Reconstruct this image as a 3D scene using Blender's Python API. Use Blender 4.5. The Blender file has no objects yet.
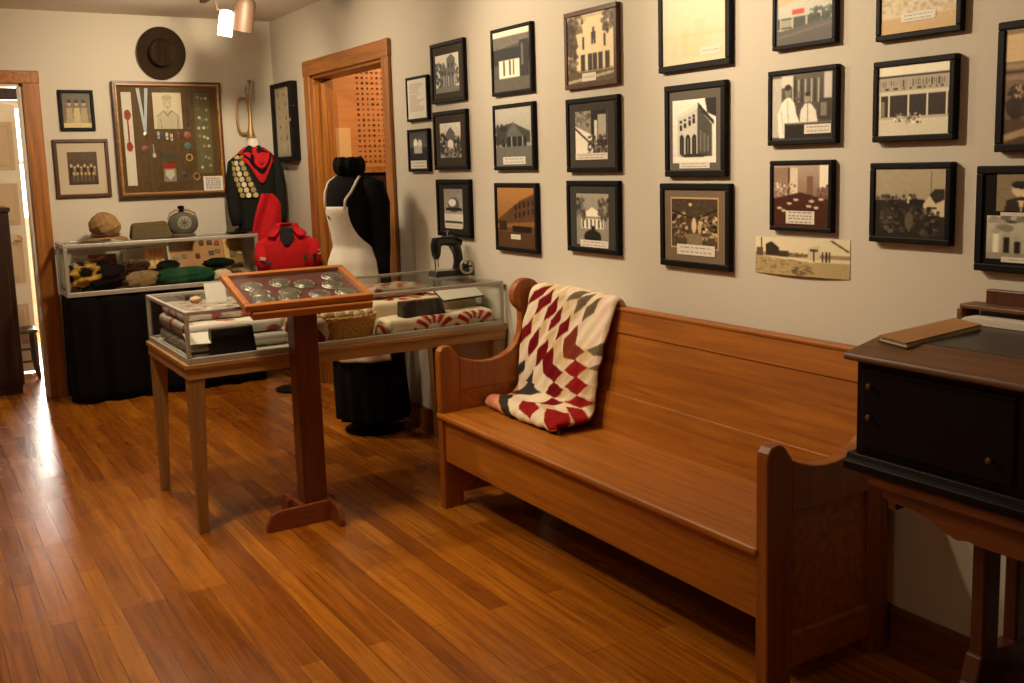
import bpy, bmesh, math, random
import numpy as np
from mathutils import Vector, Matrix
random.seed(7); RNG = np.random.default_rng(5)
sc = bpy.context.scene
COL = sc.collection
PI = math.pi
YB = 7.192          # back wall
ZC = 2.49           # ceiling
CAMX, CAMZ = -2.386, 1.447

# ------------------------------------------------------------------ helpers
def lin(c):
    c = np.asarray(c, float)
    return np.where(c <= .04045, c / 12.92, ((c + .055) / 1.055) ** 2.4)
def s(r, g, b):
    v = lin(np.array([r, g, b]) / 255.0)
    return (float(v[0]), float(v[1]), float(v[2]), 1.0)

ROOTM = {}
def thing(name, label, cat, loc=(0, 0, 0), rotz=0.0, group=None):
    o = bpy.data.objects.new(name, None); COL.objects.link(o)
    o.empty_display_size = .1
    o.location = loc; o.rotation_euler = (0, 0, rotz)
    o['label'] = label; o['category'] = cat
    if group: o['group'] = group
    ROOTM[o.name] = Matrix.Translation(loc) @ Matrix.Rotation(rotz, 4, 'Z')
    return o
def tag(o, label, cat, group=None):
    o['label'] = label; o['category'] = cat
    if group: o['group'] = group
    return o

class MB:
    def __init__(self): self.v = []; self.f = []; self.c = None
    def _add(self, vs, fs):
        b = len(self.v); self.v += [tuple(map(float, p)) for p in vs]
        self.f += [tuple(i + b for i in f) for f in fs]; return self
    def box(self, x0, x1, y0, y1, z0, z1):
        return self.hexa([(x0,y0,z0),(x1,y0,z0),(x1,y1,z0),(x0,y1,z0),(x0,y0,z1),(x1,y0,z1),(x1,y1,z1),(x0,y1,z1)])
    def hexa(self, p):
        return self._add(p, [(3,2,1,0),(4,5,6,7),(0,1,5,4),(1,2,6,5),(2,3,7,6),(3,0,4,7)])
    def obox(self, c, size, R):
        hx, hy, hz = [k / 2 for k in size]; P = []
        for z in (-hz, hz):
            for x, y in ((-hx,-hy),(hx,-hy),(hx,hy),(-hx,hy)):
                P.append(Vector(c) + R @ Vector((x, y, z)))
        return self.hexa(P)
    def prism(self, poly, axis, a, b):
        n = len(poly)
        def mk(u, w, t):
            return {'y': (u, t, w), 'x': (t, u, w), 'z': (u, w, t)}[axis]
        P = [mk(u, w, a) for u, w in poly] + [mk(u, w, b) for u, w in poly]
        F = [tuple(range(n)), tuple(range(2*n-1, n-1, -1))]
        F += [(i, i + n, (i+1) % n + n, (i+1) % n) for i in range(n)]
        return self._add(P, F)
    def tube(self, pts, r, n=10, closed=False, sc2=1.0):
        pts = [Vector(p) for p in pts]; m = len(pts)
        rs = r if hasattr(r, '__len__') else [r] * m
        P = []; up = None
        for i in range(m):
            if closed: t = pts[(i+1) % m] - pts[i-1]
            else: t = pts[min(i+1, m-1)] - pts[max(i-1, 0)]
            t.normalize()
            if up is None:
                up = Vector((0,0,1)) if abs(t.z) < .9 else Vector((1,0,0))
            a = (up - t * up.dot(t))
            if a.length < 1e-6: a = t.orthogonal()
            a.normalize(); b = t.cross(a); up = a
            for k in range(n):
                an = 2 * PI * k / n
                P.append(pts[i] + a * (rs[i] * math.cos(an) * sc2) + b * (rs[i] * math.sin(an)))
        F = []
        for i in range(m if closed else m - 1):
            j = (i + 1) % m
            for k in range(n):
                F.append((i*n+k, i*n+(k+1) % n, j*n+(k+1) % n, j*n+k))
        if not closed:
            F.append(tuple(range(n-1, -1, -1))); F.append(tuple((m-1)*n+k for k in range(n)))
        return self._add(P, F)
    def lathe(self, prof, c=(0,0,0), n=24, R=None, sx=1, sy=1):
        P = []; F = []; m = len(prof); R = R or Matrix.Identity(3)
        for r, z in prof:
            for k in range(n):
                a = 2*PI*k/n
                P.append(Vector(c) + R @ Vector((r*sx*math.cos(a), r*sy*math.sin(a), z)))
        for i in range(m-1):
            for k in range(n):
                F.append((i*n+k, i*n+(k+1) % n, (i+1)*n+(k+1) % n, (i+1)*n+k))
        F.append(tuple(range(n-1, -1, -1))); F.append(tuple((m-1)*n+k for k in range(n)))
        return self._add(P, F)
    def ell(self, c, rad, R=None, nu=16, nv=10):
        P = []; F = []; R = R or Matrix.Identity(3)
        for j in range(nv+1):
            ph = -PI/2 + PI*j/nv
            ph = max(-PI/2+.02, min(PI/2-.02, ph))
            for k in range(nu):
                a = 2*PI*k/nu
                P.append(Vector(c) + R @ Vector((rad[0]*math.cos(ph)*math.cos(a), rad[1]*math.cos(ph)*math.sin(a), rad[2]*math.sin(ph))))
        for j in range(nv):
            for k in range(nu):
                F.append((j*nu+k, j*nu+(k+1) % nu, (j+1)*nu+(k+1) % nu, (j+1)*nu+k))
        F.append(tuple(range(nu-1, -1, -1))); F.append(tuple(nv*nu+k for k in range(nu)))
        return self._add(P, F)
    def grid(self, fn, nu, nv, cu=False):
        P = [fn(i / nu, j / nv) for j in range(nv+1) for i in range(nu + (0 if cu else 1))]
        w = nu + (0 if cu else 1); F = []
        for j in range(nv):
            for i in range(nu):
                i2 = (i+1) % w
                F.append((j*w+i, j*w+i2, (j+1)*w+i2, (j+1)*w+i))
        return self._add(P, F)

def build(name, mb, mat, parent=None, bevel=0, smooth=None, local=False, colors=None, solid=0, sub=0, seg=2, recalc=True):
    me = bpy.data.meshes.new(name)
    me.from_pydata(mb.v, [], mb.f)
    if colors is not None:
        arr = np.asarray(colors, float)
        at = me.color_attributes.new('Col', 'FLOAT_COLOR', 'POINT')
        rgba = np.ones((len(mb.v), 4)); rgba[:, :3] = lin(np.clip(arr, 0, 1))
        at.data.foreach_set('color', rgba.ravel())
    root = parent
    if parent is not None and not local:
        while root.parent is not None: root = root.parent
        inv = ROOTM[root.name].inverted() if root.name in ROOTM else Matrix.Identity(4)
        me.transform(inv)
    bm = bmesh.new(); bm.from_mesh(me)
    if recalc: bmesh.ops.recalc_face_normals(bm, faces=bm.faces)
    if smooth is not None:
        for fc in bm.faces: fc.smooth = True
        for e in bm.edges:
            if len(e.link_faces) == 2 and e.calc_face_angle(0) > smooth: e.smooth = False
    bm.to_mesh(me); bm.free()
    if isinstance(mat, (list, tuple)):
        for m_ in mat: me.materials.append(m_)
    else: me.materials.append(mat)
    o = bpy.data.objects.new(name, me); COL.objects.link(o)
    if parent is not None: o.parent = parent
    if solid:
        m = o.modifiers.new('s', 'SOLIDIFY'); m.thickness = solid; m.offset = 0
    if bevel:
        m = o.modifiers.new('b', 'BEVEL'); m.width = bevel; m.segments = seg; m.limit_method = 'ANGLE'; m.angle_limit = .6
    if sub:
        m = o.modifiers.new('u', 'SUBSURF'); m.levels = sub; m.render_levels = sub
    return o
def struct(name, mb, mat, **k):
    o = build(name, mb, mat, **k); o['kind'] = 'structure'; return o
def copy_tree(o, parent=None, loc=None):
    c = o.copy(); COL.objects.link(c)
    if parent is not None: c.parent = parent
    if loc is not None: c.location = loc
    for ch in [x for x in bpy.data.objects if x.parent == o]: copy_tree(ch, c)
    return c
def RX(a): return Matrix.Rotation(a, 3, 'X')
def RY(a): return Matrix.Rotation(a, 3, 'Y')
def RZ(a): return Matrix.Rotation(a, 3, 'Z')

# ------------------------------------------------------------------ materials
def new_mat(name):
    m = bpy.data.materials.new(name); m.use_nodes = True
    nt = m.node_tree; b = nt.nodes['Principled BSDF']
    return m, nt, b
def plain(name, c, rough=.6, metal=0, spec=.5, bump=0, bscale=60, var=0.0, coat=0):
    m, nt, b = new_mat(name)
    b.inputs['Base Color'].default_value = c; b.inputs['Roughness'].default_value = rough
    b.inputs['Metallic'].default_value = metal; b.inputs['Specular IOR Level'].default_value = spec
    b.inputs['Coat Weight'].default_value = coat
    tc = nt.nodes.new('ShaderNodeTexCoord'); n = nt.nodes.new('ShaderNodeTexNoise')
    n.inputs['Scale'].default_value = bscale; n.inputs['Detail'].default_value = 4
    nt.links.new(tc.outputs['Object'], n.inputs['Vector'])
    if var:
        r = nt.nodes.new('ShaderNodeValToRGB'); nt.links.new(n.outputs['Fac'], r.inputs['Fac'])
        r.color_ramp.elements[0].position = .3; r.color_ramp.elements[1].position = .7
        r.color_ramp.elements[0].color = tuple(k*(1-var) for k in c[:3]) + (1,)
        r.color_ramp.elements[1].color = tuple(min(1, k*(1+var)) for k in c[:3]) + (1,)
        nt.links.new(r.outputs['Color'], b.inputs['Base Color'])
    if bump:
        bp = nt.nodes.new('ShaderNodeBump'); bp.inputs['Strength'].default_value = bump; bp.inputs['Distance'].default_value = .01
        nt.links.new(n.outputs['Fac'], bp.inputs['Height']); nt.links.new(bp.outputs['Normal'], b.inputs['Normal'])
    return m
def wood(name, c1, c2, grain='y', rough=.4, scale=1.0, coat=0.0, spec=.5):
    m, nt, b = new_mat(name)
    b.inputs['Roughness'].default_value = rough; b.inputs['Coat Weight'].default_value = coat
    b.inputs['Coat Roughness'].default_value = .15; b.inputs['Specular IOR Level'].default_value = spec
    tc = nt.nodes.new('ShaderNodeTexCoord'); mp = nt.nodes.new('ShaderNodeMapping')
    lo, hi = 1.2*scale, 26*scale
    mp.inputs['Scale'].default_value = tuple(lo if a == grain else hi for a in 'xyz')
    nt.links.new(tc.outputs['Object'], mp.inputs['Vector'])
    n = nt.nodes.new('ShaderNodeTexNoise'); n.inputs['Scale'].default_value = 1.6; n.inputs['Detail'].default_value = 6
    n.inputs['Roughness'].default_value = .62; n.inputs['Distortion'].default_value = .6
    nt.links.new(mp.outputs['Vector'], n.inputs['Vector'])
    r = nt.nodes.new('ShaderNodeValToRGB')
    r.color_ramp.elements[0].position = .32; r.color_ramp.elements[0].color = c1
    r.color_ramp.elements[1].position = .68; r.color_ramp.elements[1].color = c2
    nt.links.new(n.outputs['Fac'], r.inputs['Fac']); nt.links.new(r.outputs['Color'], b.inputs['Base Color'])
    bp = nt.nodes.new('ShaderNodeBump'); bp.inputs['Strength'].default_value = .12; bp.inputs['Distance'].default_value = .003
    nt.links.new(n.outputs['Fac'], bp.inputs['Height']); nt.links.new(bp.outputs['Normal'], b.inputs['Normal'])
    return m
def vcol(name, rough=.8, spec=.3, coat=0, bump=0, bscale=200, sheen=0):
    m, nt, b = new_mat(name)
    a = nt.nodes.new('ShaderNodeVertexColor'); a.layer_name = 'Col'
    nt.links.new(a.outputs['Color'], b.inputs['Base Color'])
    b.inputs['Roughness'].default_value = rough; b.inputs['Specular IOR Level'].default_value = spec
    b.inputs['Coat Weight'].default_value = coat; b.inputs['Coat Roughness'].default_value = .08
    b.inputs['Sheen Weight'].default_value = sheen
    if bump:
        tc = nt.nodes.new('ShaderNodeTexCoord'); n = nt.nodes.new('ShaderNodeTexNoise'); n.inputs['Scale'].default_value = bscale
        nt.links.new(tc.outputs['Object'], n.inputs['Vector'])
        bp = nt.nodes.new('ShaderNodeBump'); bp.inputs['Strength'].default_value = bump; bp.inputs['Distance'].default_value = .004
        nt.links.new(n.outputs['Fac'], bp.inputs['Height']); nt.links.new(bp.outputs['Normal'], b.inputs['Normal'])
    return m
def glass_mat(name, tint=(.97,.98,.97), refl=.10):
    m = bpy.data.materials.new(name); m.use_nodes = True; nt = m.node_tree; nt.nodes.clear()
    out = nt.nodes.new('ShaderNodeOutputMaterial'); mix = nt.nodes.new('ShaderNodeMixShader')
    t = nt.nodes.new('ShaderNodeBsdfTransparent'); g = nt.nodes.new('ShaderNodeBsdfGlossy')
    t.inputs['Color'].default_value = tint + (1,); g.inputs['Roughness'].default_value = .03
    lw = nt.nodes.new('ShaderNodeLayerWeight'); pw = nt.nodes.new('ShaderNodeMath'); pw.operation = 'POWER'; pw.inputs[1].default_value = 4
    ma = nt.nodes.new('ShaderNodeMath'); ma.operation = 'MULTIPLY_ADD'; ma.inputs[1].default_value = .5; ma.inputs[2].default_value = .022
    lw.inputs['Blend'].default_value = .5
    nt.links.new(lw.outputs['Facing'], pw.inputs[0]); nt.links.new(pw.outputs[0], ma.inputs[0]); nt.links.new(ma.outputs[0], mix.inputs['Fac'])
    nt.links.new(t.outputs[0], mix.inputs[1]); nt.links.new(g.outputs[0], mix.inputs[2])
    nt.links.new(mix.outputs[0], out.inputs['Surface']); return m
def emis(name, c, st):
    m, nt, b = new_mat(name)
    b.inputs['Base Color'].default_value = c; b.inputs['Emission Color'].default_value = c
    b.inputs['Emission Strength'].default_value = st; return m

def floor_mat():
    m, nt, b = new_mat('oak_strip_floor')
    tc = nt.nodes.new('ShaderNodeTexCoord'); mp = nt.nodes.new('ShaderNodeMapping')
    mp.inputs['Rotation'].default_value = (0, 0, PI/2)
    nt.links.new(tc.outputs['Object'], mp.inputs['Vector'])
    br = nt.nodes.new('ShaderNodeTexBrick')
    br.inputs['Scale'].default_value = 1; br.inputs['Brick Width'].default_value = 1.15; br.inputs['Row Height'].default_value = .072
    br.inputs['Mortar Size'].default_value = .0009; br.inputs['Mortar Smooth'].default_value = .3; br.inputs['Bias'].default_value = 0
    br.offset = .37; br.offset_frequency = 3
    br.inputs['Color1'].default_value = (0, 0, 0, 1); br.inputs['Color2'].default_value = (1, 1, 1, 1); br.inputs['Mortar'].default_value = (.5, .5, .5, 1)
    nt.links.new(mp.outputs['Vector'], br.inputs['Vector'])
    r = nt.nodes.new('ShaderNodeValToRGB')
    e = r.color_ramp.elements; e[0].color = s(146, 80, 16); e[1].color = s(194, 120, 32)
    e.new(.5).color = s(171, 100, 23)
    nt.links.new(br.outputs['Color'], r.inputs['Fac'])
    mp2 = nt.nodes.new('ShaderNodeMapping'); mp2.inputs['Scale'].default_value = (34, 1.6, 1)
    nt.links.new(tc.outputs['Object'], mp2.inputs['Vector'])
    n = nt.nodes.new('ShaderNodeTexNoise'); n.inputs['Scale'].default_value = 1.4; n.inputs['Detail'].default_value = 7; n.inputs['Distortion'].default_value = .8
    nt.links.new(mp2.outputs['Vector'], n.inputs['Vector'])
    rg = nt.nodes.new('ShaderNodeValToRGB'); rg.color_ramp.elements[0].position = .33; rg.color_ramp.elements[1].position = .7
    rg.color_ramp.elements[0].color = (.62, .55, .5, 1); rg.color_ramp.elements[1].color = (1.12, 1.12, 1.1, 1)
    nt.links.new(n.outputs['Fac'], rg.inputs['Fac'])
    mul = nt.nodes.new('ShaderNodeMix'); mul.data_type = 'RGBA'; mul.blend_type = 'MULTIPLY'; mul.inputs['Factor'].default_value = 1
    nt.links.new(r.outputs['Color'], mul.inputs['A']); nt.links.new(rg.outputs['Color'], mul.inputs['B'])
    # seams
    mx = nt.nodes.new('ShaderNodeMix'); mx.data_type = 'RGBA'; mx.inputs['B'].default_value = s(62, 32, 12)
    nt.links.new(br.outputs['Fac'], mx.inputs['Factor']); nt.links.new(mul.outputs['Result'], mx.inputs['A'])
    nt.links.new(mx.outputs['Result'], b.inputs['Base Color'])
    n2 = nt.nodes.new('ShaderNodeTexNoise'); n2.inputs['Scale'].default_value = 3.5
    nt.links.new(tc.outputs['Object'], n2.inputs['Vector'])
    rr = nt.nodes.new('ShaderNodeMapRange'); rr.inputs['To Min'].default_value = .19; rr.inputs['To Max'].default_value = .34
    nt.links.new(n2.outputs['Fac'], rr.inputs['Value']); nt.links.new(rr.outputs['Result'], b.inputs['Roughness'])
    bp = nt.nodes.new('ShaderNodeBump'); bp.inputs['Strength'].default_value = .16; bp.inputs['Distance'].default_value = .004
    nt.links.new(n.outputs['Fac'], bp.inputs['Height']); nt.links.new(bp.outputs['Normal'], b.inputs['Normal'])
    return m

M = {}
M['wall'] = plain('warm_white_wall_paint', s(211, 202, 183), .85, spec=.2, bump=.05, bscale=90)
M['ceil'] = plain('ceiling_plaster', s(226, 217, 200), .9, spec=.1, bump=.35, bscale=45)
M['floor'] = floor_mat()
M['trim'] = wood('oak_trim', s(138, 82, 30), s(188, 122, 52), 'z', .4)
M['trimx'] = wood('oak_trim_across', s(138, 82, 30), s(188, 122, 52), 'y', .4)
M['base'] = wood('oak_baseboard', s(96, 52, 20), s(136, 80, 34), 'y', .4)
M['bench'] = wood('bench_oak', s(142, 78, 12), s(182, 110, 24), 'y', .46, coat=.05)
M['benchz'] = wood('bench_oak_upright', s(126, 66, 12), s(162, 92, 22), 'z', .46, coat=.05)
M['ebony'] = wood('ebonised_wood', s(15, 9, 7), s(22, 13, 9), 'y', .5, spec=.15)
M['desktop'] = wood('walnut_desk_top', s(92, 60, 32), s(126, 84, 46), 'y', .48)
M['walnut'] = wood('walnut_table', s(98, 52, 24), s(138, 78, 36), 'y', .35)
M['walnutz'] = wood('walnut_upright', s(70, 34, 16), s(96, 50, 24), 'z', .4)
M['leather'] = plain('dark_leather_blotter', s(58, 52, 46), .35, bump=.1, bscale=200)
M['cherry'] = wood('cherry_column', s(84, 38, 18), s(112, 54, 26), 'z', .35)
M['cherryx'] = wood('cherry_foot', s(110, 54, 24), s(146, 78, 36), 'x', .4)
M['traywood'] = wood('tray_oak', s(150, 86, 38), s(190, 118, 56), 'x', .35)
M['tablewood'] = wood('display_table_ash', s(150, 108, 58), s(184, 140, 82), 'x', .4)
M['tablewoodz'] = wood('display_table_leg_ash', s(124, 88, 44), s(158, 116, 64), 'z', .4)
M['metal'] = plain('aluminium_rail', s(186, 181, 168), .45, metal=.5)
M['glass'] = glass_mat('case_glass')
M['caseboard'] = plain('pale_case_floor', s(214, 204, 184), .7)
M['blackcloth'] = plain('black_cloth', s(17, 15, 15), .95, spec=.1, bump=.2, bscale=70)
M['blackdress'] = plain('black_dress_cloth', s(16, 15, 17), .9, spec=.12, bump=.3, bscale=25)
M['greencloth'] = plain('dark_green_wool', s(33, 35, 30), .95, spec=.1, bump=.2, bscale=80)
M['red'] = plain('red_wool', s(184, 30, 34), .9, spec=.15, bump=.2, bscale=60, var=.12)
M['white_cotton'] = plain('white_cotton', s(222, 214, 198), .9, spec=.1, bump=.25, bscale=30)
M['white'] = plain('white_card', s(226, 220, 204), .8)
M['black'] = plain('black_frame_lacquer', s(15, 11, 8), .55, spec=.16)
M['blackmetal'] = plain('black_japanned_iron', s(22, 21, 22), .3)
M['steel'] = plain('nickel_steel', s(190, 186, 176), .25, metal=1)
M['brass'] = plain('brass', s(182, 144, 96), .45, metal=.6)
M['gold'] = wood('gilt_walnut_frame', s(150, 100, 40), s(190, 140, 66), 'x', .3, coat=.3)
M['darkframe'] = wood('dark_walnut_frame', s(66, 38, 22), s(90, 54, 32), 'x', .35)
M['brownfelt'] = plain('brown_felt', s(98, 76, 50), .95, spec=.05, bump=.1, bscale=200, var=.12)
M['hat'] = plain('brown_felt_hat', s(54, 40, 26), .9, spec=.1, bump=.1, bscale=60, var=.15)
M['khaki'] = plain('khaki_cotton', s(146, 116, 76), .9, spec=.1, bump=.3, bscale=40, var=.15)
M['olive'] = plain('olive_wool', s(92, 80, 54), .95, spec=.1, bump=.2, bscale=60, var=.12)
M['canteen'] = plain('canteen_cloth', s(84, 78, 64), .8, bump=.2, bscale=60, var=.15)
M['straps'] = plain('brown_leather', s(88, 58, 36), .5)
M['green'] = plain('green_wool', s(34, 74, 48), .95, spec=.1, bump=.25, bscale=40, var=.15)
M['dkgreen'] = plain('dark_green_felt', s(22, 40, 28), .95, spec=.1, bump=.2, bscale=40)
M['tan'] = plain('tan_cotton', s(140, 112, 76), .95, bump=.3, bscale=30, var=.15)
M['wicker'] = None
M['linen'] = plain('beige_linen', s(216, 200, 168), .95, bump=.1, bscale=150)
M['creampaint'] = plain('cream_door_paint', s(218, 206, 184), .45)
M['darkwood'] = wood('dark_stained_wood', s(40, 22, 14), s(62, 36, 22), 'z', .4)
M['ply'] = wood('plywood_panel', s(186, 116, 52), s(206, 136, 68), 'x', .55, scale=.5)
M['burgundy'] = plain('burgundy_velvet', s(92, 36, 34), .95, bump=.1, bscale=200)
M['silver'] = plain('tarnished_silver', s(138, 134, 122), .32, metal=.8, bump=.5, bscale=70, var=.2)
M['tracktan'] = plain('track_light_enamel', s(84, 62, 44), .55)
M['print'] = vcol('photo_print', .45, .3)
M['cloth_vc'] = vcol('patterned_cloth', .95, .1, bump=.3, bscale=60)
M['paper'] = plain('paper', s(222, 214, 196), .85)
M['brownpaper'] = plain('brown_folder', s(168, 122, 72), .6, var=.08, bscale=20)
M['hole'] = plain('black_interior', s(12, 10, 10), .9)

# ------------------------------------------------------------------ painter for prints
class Pic:
    def __init__(self, w, h, top, bot=None):
        w, h = int(w*1.7), int(h*1.7); self.w, self.h = w, h
        a = np.array(top, float); b = np.array(bot if bot is not None else top, float)
        t = np.linspace(0, 1, h)[:, None, None]
        self.a = a * (1 - t) + b * t + np.zeros((h, w, 1))
        self.X, self.Y = np.meshgrid((np.arange(w) + .5) / w, (np.arange(h) + .5) / h)
    def put(self, m, c, al=1.0):
        self.a[m] = self.a[m] * (1 - al) + np.array(c, float) * al; return self
    def rect(self, x0, y0, x1, y1, c, al=1.0):
        return self.put((self.X >= x0) & (self.X <= x1) & (self.Y >= y0) & (self.Y <= y1), c, al)
    def ell(self, cx, cy, rx, ry, c, al=1.0):
        return self.put(((self.X - cx) / rx) ** 2 + ((self.Y - cy) / ry) ** 2 <= 1, c, al)
    def poly(self, pts, c, al=1.0):
        m = np.zeros(self.X.shape, bool); n = len(pts)
        for i in range(n):
            x0, y0 = pts[i]; x1, y1 = pts[(i + 1) % n]
            if y0 == y1: continue
            cond = (self.Y < y0) != (self.Y < y1)
            xi = (x1 - x0) * (self.Y - y0) / (y1 - y0) + x0
            m ^= cond & (self.X < xi)
        return self.put(m, c, al)
    def line(self, x0, y0, x1, y1, t, c, al=1.0):
        dx, dy = x1 - x0, y1 - y0; L = dx*dx + dy*dy + 1e-9
        k = np.clip(((self.X - x0) * dx + (self.Y - y0) * dy) / L, 0, 1)
        return self.put(np.hypot(self.X - x0 - k*dx, self.Y - y0 - k*dy) <= t, c, al)
    def noise(self, amp, cell=1):
        n = RNG.normal(0, amp*.35, (self.h // cell + 2, self.w // cell + 2))
        n = np.kron(n, np.ones((cell, cell)))[:self.h, :self.w]
        n = (n + np.roll(n, 1, 0) + np.roll(n, 1, 1)) / 2
        self.a += n[:, :, None]; return self
    def mottled(self, x0, y0, x1, y1, c, n=30, r=.05, amp=.25):
        r = r*.55; n = int(n*2.4)
        for _ in range(n):
            x = x0 + (x1-x0)*RNG.random(); y = y0 + (y1-y0)*RNG.random(); k = 1 + amp*RNG.normal()
            self.ell(x, y, r*(.5+RNG.random()), r*(.5+RNG.random()), np.array(c)*k, .7)
        return self
    def blur(self, n=1):
        for _ in range(n):
            p = np.pad(self.a, ((1,1),(1,1),(0,0)), 'edge')
            self.a = (p[:-2,1:-1] + p[2:,1:-1] + p[1:-1,:-2] + p[1:-1,2:] + 2*p[1:-1,1:-1]) / 6
        return self
    def tint(self, dark, light):
        g = self.a.mean(2, keepdims=True); lo, hi = np.percentile(g, 3), np.percentile(g, 97); g = np.clip((g-lo)/(hi-lo+1e-6), 0, 1)
        self.a = np.array(dark, float) * (1 - g) + np.array(light, float) * g; return self
def g(v): return (v, v, v)
def pic_mesh(name, pic, tl, du, dv, parent, mat=None, bulge=None):
    """flat print: tl = top-left corner, du across, dv down (world vectors)"""
    tl, du, dv = np.array(tl, float), np.array(du, float), np.array(dv, float)
    mb = MB(); w, h = pic.w, pic.h
    for j in range(h):
        for i in range(w):
            p = tl + du * (i / (w-1)) + dv * (j / (h-1))
            mb.v.append(tuple(p))
    nrm = np.cross(dv, du); nrm /= np.linalg.norm(nrm)
    for j in range(h-1):
        for i in range(w-1):
            mb.f.append((j*w+i, (j+1)*w+i, (j+1)*w+i+1, j*w+i+1))
    return build(name, mb, mat or M['print'], parent, colors=np.clip(pic.a, 0, 1).reshape(-1, 3), recalc=False)
def caption_pic(lines=3, bold=False, w=40, h=12):
    p = Pic(w, h, (.89, .86, .79))
    for i in range(lines):
        y = (i + .8) / (lines + .6)
        x = .1
        while x < .88:
            L = .05 + .1 * RNG.random()
            p.rect(x, y - .05, min(.9, x + L), y + .05, (.60, .57, .51)); x += L + .035
    return p

# ------------------------------------------------------------------ setting
mb = MB().box(-4.2, 3.2, -2.2, 11.2, -.12, 0); struct('floor', mb, M['floor'])
mb = MB().box(-4.2, 3.2, -2.2, 11.2, ZC, ZC+.12); struct('ceiling', mb, M['ceil'])
T = .14
D0, D1, DH = 5.262, 6.412, 2.045       # right doorway
mb = MB()
mb.box(0, T, -2.2, D0, 0, ZC); mb.box(0, T, D1, YB+.01, 0, ZC); mb.box(0, T, D0, D1, DH, ZC)
struct('wall_right', mb, M['wall'])
B0, B1, BH = -2.55, -1.63, 2.03        # back doorway
mb = MB()
mb.box(B1, T, YB, YB+T, 0, ZC); mb.box(-4.2, B0, YB, YB+T, 0, ZC); mb.box(B0, B1, YB, YB+T, BH, ZC)
struct('wall_back', mb, M['wall'])
struct('wall_left', MB().box(-4.2, -4.06, -2.2, 11.2, 0, ZC), M['wall'])
struct('wall_front', MB().box(-4.06, 0, -2.2, -2.06, 0, ZC), M['wall'])
struct('wall_far', MB().box(-4.06, .14, 10.4, 10.54, 0, 1.02).box(-4.06, -1.92, 10.4, 10.54, 1.02, ZC).box(-1.02, .14, 10.4, 10.54, 1.02, ZC).box(-1.92, -1.02, 10.4, 10.54, 2.12, ZC), M['wall'])
struct('wall_hall', MB().box(-.9, -.78, YB+T, 10.4, 0, ZC), M['wall'])
# baseboards with shoe moulding
def baseb(name, segs, axis):
    mb = MB()
    for a, b_ in segs:
        prof = [(0, 0), (-.03, 0), (-.03, .012), (-.018, .022), (-.018, .108), (-.01, .122), (0, .122)]
        if axis == 'y': mb.prism(prof, 'y', a, b_)
        else: mb.prism([(YB + u, w) for u, w in prof], 'x', a, b_)
    return struct(name, mb, M['base'])
baseb('baseboard_right', [(-2.0, 5.165), (6.61, YB)], 'y')
baseb('baseboard_back', [(-1.525, -.03)], 'x')
# right door casing + jamb
mb = MB(); c = .022
mb.box(-c, 0, D0-.095, D0, 0, DH+.1); mb.box(-c, 0, D1, D1+.095, 0, DH+.1)
struct('trim_1', mb, M['trim'], bevel=.006)
mb = MB().box(-c-.004, 0, D0-.1, D1+.1, DH, DH+.098); struct('trim_2', mb, M['trimx'], bevel=.006)
mb = MB().box(-.001, T+.002, D0-.001, D0+.018, 0, DH).box(-.001, T+.002, D1-.018, D1+.001, 0, DH).box(-.001, T+.002, D0, D1, DH-.018, DH+.001)
mb.box(.05, .085, D1-.032, D1-.018, 0, DH-.018).box(.05, .085, D0+.018, D0+.03, 0, DH-.018)
struct('trim_3', mb, M['trim'], bevel=.003)
# back door casing + jamb
mb = MB().box(B1, B1+.1, YB-c, YB, 0, BH+.078).box(B0-.1, B0, YB-c, YB, 0, BH+.078); struct('trim_4', mb, M['trim'], bevel=.006)
struct('trim_5', MB().box(B0-.1, B1+.102, YB-c-.004, YB, BH, BH+.08), M['trimx'], bevel=.006)
struct('trim_6', MB().box(B1-.018, B1+.001, YB-.001, YB+T+.002, 0, BH).box(B0-.001, B0+.018, YB-.001, YB+T+.002, 0, BH).box(B0, B1, YB-.001, YB+T+.002, BH-.018, BH+.001), M['creampaint'])
# hallway door leaf (panelled, standing open) in its dark frame
d = struct('door_1', MB().box(-2.42, -1.585, 8.20, 8.235, .012, 1.965), M['creampaint'], bevel=.003)
mbp = MB()
for (x0, x1) in ((-2.34, -2.04), (-1.96, -1.615)):
    for (z0, z1) in ((.22, .52), (.68, .98), (1.1, 1.40), (1.5, 1.84)):
        mbp.box(x0, x1, 8.190, 8.2005, z0, z1)
        mbp.box(x0+.03, x1-.03, 8.183, 8.191, z0+.03, z1-.03)
o = build('door_panel', mbp, plain('door_panel_paint', s(190, 164, 130), .5), d, bevel=.004)
mbh = MB().lathe([(.012, 0), (.012, .03), (.026, .04), (.028, .055), (.015, .066)], (-1.645, 8.2, 1.0), 14, RX(PI/2))
build('door_handle', mbh, M['brass'], d, smooth=.6)
struct('trim_7', MB().box(-3.0, -.92, 8.24, 8.30, 2.0, ZC).box(-3.0, -2.43, 8.24, 8.30, 0, 2.0), M['darkwood'])
# bright window at the end of the hallway
w = struct('window_1', MB().box(-1.92, -1.87, 10.41, 10.47, 1.02, 2.12).box(-1.07, -1.02, 10.41, 10.47, 1.02, 2.12).box(-1.87, -1.07, 10.41, 10.47, 1.02, 1.07).box(-1.87, -1.07, 10.41, 10.47, 2.07, 2.12).box(-1.87, -1.07, 10.42, 10.46, 1.56, 1.59), M['creampaint'])
build('window_pane', MB().box(-1.87, -1.07, 10.45, 10.455, 1.07, 2.07), emis('daylit_window_pane', (1, .95, .86, 1), 3.5), w)
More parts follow.
